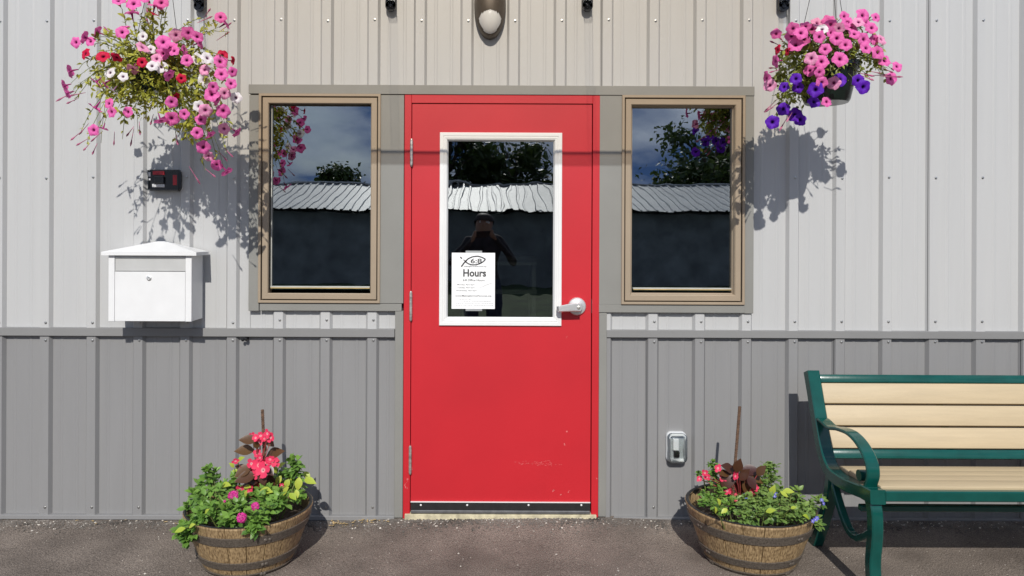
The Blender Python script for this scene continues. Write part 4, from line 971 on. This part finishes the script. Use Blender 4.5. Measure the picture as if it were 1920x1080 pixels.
# ---------------------------------------------------------------- loose gravel and litter at the foot of the wall
rk = random.Random(3); gb = ([], [], []); gp = ([], [], [])
def stone(B_, x, y, s):
    z = ground_z(x, y)+s*.15; b = len(B_[0])
    for d in ((1, 0, 0), (-1, 0, 0), (0, 1, 0), (0, -1, 0), (0, 0, 1), (0, 0, -1)):
        B_[0].append((x+d[0]*s*rk.uniform(.6, 1.3), y+d[1]*s*rk.uniform(.6, 1.3), z+d[2]*s*rk.uniform(.5, .9)))
    for f in ((0, 2, 4), (2, 1, 4), (1, 3, 4), (3, 0, 4), (2, 0, 5), (1, 2, 5), (3, 1, 5), (0, 3, 5)): B_[2].append(tuple(b+i for i in f))
for i in range(9000):
    x = rk.uniform(-2.6, 3.4); y = -.03-abs(rk.gauss(0, .055)); stone(gb if rk.random() < .93 else gp, x, y, rk.uniform(.0015, .0068))
for i in range(2600): stone(gb if rk.random() < .75 else gp, rk.uniform(-2.6, 3.4), -rk.uniform(.03, 1.0)**1.0, rk.uniform(.001, .0028))
for i in range(14): stone(gp, rk.uniform(-2.4, 1.5), -rk.uniform(.08, .6), rk.uniform(.004, .008))
for B_, m_, lb in ((gb, 'stone', 'dark loose gravel scattered along the foot of the wall'), (gp, 'stone_pale', 'pale grit and pebbles scattered over the asphalt')):
    o = obj('gravel', B_, m_); o['kind'] = 'stuff'; o['label'] = lb; o['category'] = 'gravel'
lt_ = Leaves()
lroot = thing('leaf_litter', 'dry tan leaf scraps lying along the wall base', 'leaves', (-1.6, -.05, 0)); lroot['kind'] = 'stuff'
for i in range(60):
    x = rk.choice((rk.uniform(-2.4, -1.2), rk.uniform(-.75, -.5), rk.gauss(-.62, .08))); y = -.04-abs(rk.gauss(0, .03)); l = rk.uniform(.008, .026)
    lt_.add((x, y, ground_z(x, y)+.006), (rk.uniform(-1, 1), rk.uniform(-1, 1), .15), (0, 0, 1), l, l*.45, 0, .1)
lt_.build('leaf_scraps', 'dry_leaf', lroot, 'stuff')

# ---------------------------------------------------------------- across the yard (seen in the glass): shed, trees
shd = thing('shed', 'long dark shed with ribbed metal roof reflected in the windows', 'shed', (1.5, -17.8, 0))
EY, RYD, EZ, RZD = -16.0, -19.6, 2.06, 2.97
obj('wall', box(-9.8, 12.8, RYD-3.2, EY-.4, 0, 2.0), 'shed_wall', shd)
gv_ = [(x, y, z) for x in (-9.8, 12.8) for y, z in ((EY-.4, 2.0), (RYD, RZD-.08), (RYD-3.2, 2.0))]
obj('gable', (gv_, [], [(0, 1, 2), (3, 5, 4), (0, 3, 4, 1), (1, 4, 5, 2), (0, 2, 5, 3)]), 'shed_wall', shd)
def roof_mesh(y0, z0, y1, z1):
    vs = []; prof = []
    for k in range(4):
        c = k*PITCH+.05; prof += [(c-.035, 0), (c-.02, .03), (c+.02, .03), (c+.035, 0)]
    prof = [(0, 0)]+prof+[(.912, 0)]
    for y, z in ((y0, z0), (y1, z1)): vs += [(x, y, z+h) for x, h in prof]
    n = len(prof); me = bpy.data.meshes.new('roof_panel'); me.from_pydata(vs, [], [(i, i+1, n+i+1, n+i) for i in range(n-1)]); me.materials.append(MATS['shed_roof']); return me
for mesh_ in (roof_mesh(EY, EZ, RYD, RZD), roof_mesh(RYD, RZD, RYD-3.6, EZ)):
    for i in range(25):
        o = bpy.data.objects.new('roof_panel', mesh_); C.objects.link(o); o.parent = shd; o.matrix_parent_inverse = Matrix.Translation(-shd.location); o.location = (-10.0+i*.9144, 0, (i % 2)*.004)
obj('ridge_cap', box(-10.05, 12.95, RYD-.12, RYD+.12, RZD+.005, RZD+.05, .01), 'shed_roof', shd)
def tree(x, y, h, r, label, n=3500, seed=1):
    rn = random.Random(seed); t = thing('tree', label, 'tree', (x, y, 0), 'trees beyond the shed'); tk = bmesh.new()
    tube([(x, y, 0), (x+.1, y, h*.35), (x, y+.1, h*.6), (x+.1, y, h*.9)], [h*.035, h*.028, h*.018, h*.006], 8, tk); cents = []
    for i in range(26):
        a = rn.uniform(0, 6.28); z = h*rn.uniform(.35, .92); q = r*rn.uniform(.3, .95)*(1.15-.6*abs(z/h-.6)); c = Vector((x+q*math.cos(a), y+q*math.sin(a), z)); cents.append((c, r*rn.uniform(.28, .5)))
        tube([(x, y, z*.7), (x+(c.x-x)*.5, y+(c.y-y)*.5, z*.9), c], [h*.012, h*.008, h*.003], 5, tk, False)
    obj('trunk', tk, 'bark', t, smooth='all'); lf = Leaves()
    for i in range(n):
        c, cr_ = rn.choice(cents); w = Vector((rn.gauss(0, .46), rn.gauss(0, .46), rn.gauss(0, .36)))*cr_; l = rn.uniform(.18, .34)
        lf.add(c+w, (rn.uniform(-1, 1), rn.uniform(-1, 1), rn.uniform(-1, .6)), (rn.uniform(-1, 1), rn.uniform(-1, 1), 1), l, l*.6, rn.random(), .2, .2, (.0, 1.0, .0))
    lf.build('crown', 'leaf_tree', t)
tree(9.4, -26, 6.0, 2.3, 'broad round tree behind the shed roof, reflected beside purple petunias', 6000, 1)
tree(-1.6, -27, 7.2, 2.2, 'tallest dark tree behind the shed, reflected in the door glass', 6000, 2)
tree(1.0, -29, 5.6, 2.0, 'lower tree beside the tallest dark tree behind the shed', 5000, 3)
tree(3.2, -31, 4.8, 1.6, 'small slim tree behind the shed, reflected at the door glass edge', 3000, 4)
tree(-6.6, -30, 4.6, 1.3, 'small rounded tree just topping the shed ridge', 2500, 5)

# ---------------------------------------------------------------- photographer, seen only in the door glass
def person():
    me = bpy.data.meshes.new('person'); ys_ = -D-.30
    J = {}; E = []
    def j(n, x, y, z, r): J[n] = (len(J), Vector((x, y, z)), r)
    j('pelvis', 0, ys_-.06, .92, .15); j('waist', 0, ys_-.06, 1.05, .14); j('chest', 0, ys_-.05, 1.24, .16); j('neck', 0, ys_-.04, 1.38, .06); j('jaw', 0, ys_-.03, 1.45, .075); j('head', 0, ys_-.04, 1.52, .09); j('crown', 0, ys_-.05, 1.59, .06)
    E += [('pelvis', 'waist'), ('waist', 'chest'), ('chest', 'neck'), ('neck', 'jaw'), ('jaw', 'head'), ('head', 'crown')]
    for s, n in ((-1, 'l'), (1, 'r')):
        j(n+'sh', s*.18, ys_-.05, 1.32, .065); j(n+'el', s*.33, ys_+.04, 1.10, .045); j(n+'wr', s*.105, ys_+.22, 1.36, .03); j(n+'palm', s*.085, ys_+.255, 1.395, .028)
        E += [('chest', n+'sh'), (n+'sh', n+'el'), (n+'el', n+'wr'), (n+'wr', n+'palm')]
        for k in range(4):
            zz = 1.375+k*.018; j(n+'f%d' % k, s*.088, ys_+.285, zz+.01, .009); j(n+'g%d' % k, s*.06, ys_+.297, zz+.012, .008); E += [(n+'palm', n+'f%d' % k), (n+'f%d' % k, n+'g%d' % k)]
        j(n+'t1', s*.07, ys_+.245, 1.425, .010); j(n+'t2', s*.045, ys_+.262, 1.432, .009); E += [(n+'palm', n+'t1'), (n+'t1', n+'t2')]
        j(n+'hip', s*.10, ys_-.06, .86, .10); j(n+'kn', s*.12, ys_-.04, .48, .062); j(n+'an', s*.13, ys_-.07, .09, .042); j(n+'toe', s*.15, ys_+.10, .04, .036); E += [('pelvis', n+'hip'), (n+'hip', n+'kn'), (n+'kn', n+'an'), (n+'an', n+'toe')]
    names = list(J); me.from_pydata([J[n][1] for n in names], [(J[a][0], J[b][0]) for a, b in E], [])
    o = bpy.data.objects.new('person', me); C.objects.link(o); sk = o.modifiers.new('s', 'SKIN'); sv = me.skin_vertices[0].data
    for n in names:
        i, _, r = J[n]; sv[i].radius = (r, r*.85 if n in ('pelvis', 'waist', 'chest') else r); sv[i].use_root = n == 'pelvis'
    o.modifiers.new('u', 'SUBSURF').levels = 2; bpy.context.view_layer.update()
    m2 = bpy.data.meshes.new_from_object(o.evaluated_get(bpy.context.evaluated_depsgraph_get())); o.modifiers.clear(); o.data = m2
    m2.materials.clear()
    for k in ('shirt', 'skin', 'jeans'): m2.materials.append(MATS[k])
    for p in m2.polygons:
        c = p.center; p.use_smooth = True
        p.material_index = 1 if (c.z > 1.385 and abs(c.x) < .12 or (c.y > ys_+.235 and c.z > 1.2)) else (2 if c.z < .95 and abs(c.x) < .25 else 0)
    tag(o, 'person in dark shirt holding up a phone, reflected in door glass', 'person')
    hr = bmesh.new(); bmesh.ops.create_icosphere(hr, subdivisions=3, radius=1)
    for v in list(hr.verts):
        if v.co.z < -.1 and v.co.y > -.1: hr.verts.remove(v)
    for v in hr.verts: v.co = Vector((v.co.x*.096, ys_-.055+v.co.y*.105, 1.545+v.co.z*.085))
    obj('hair', hr, 'hair', o, smooth='all')
    fc = bmesh.new(); lathe([(0, 0), (.016, .002), (.012, .03), (0, .034)], (0, ys_+.045, 1.50), 10, fc, axis='Z'); obj('nose', fc, 'skin', o, smooth='all')
    for s in (-1, 1):
        e_ = bmesh.new(); bmesh.ops.create_uvsphere(e_, u_segments=10, v_segments=6, radius=.011, matrix=Matrix.Translation((s*.032, ys_+.032, 1.53))); obj('eye', e_, 'white_vinyl', o, smooth='all')
    ph_ = obj('phone', box(-.078, .078, ys_+.262, ys_+.270, 1.365, 1.44, .003), 'black_plastic'); tag(ph_, 'black phone held level in the hands of the person', 'phone')
person()
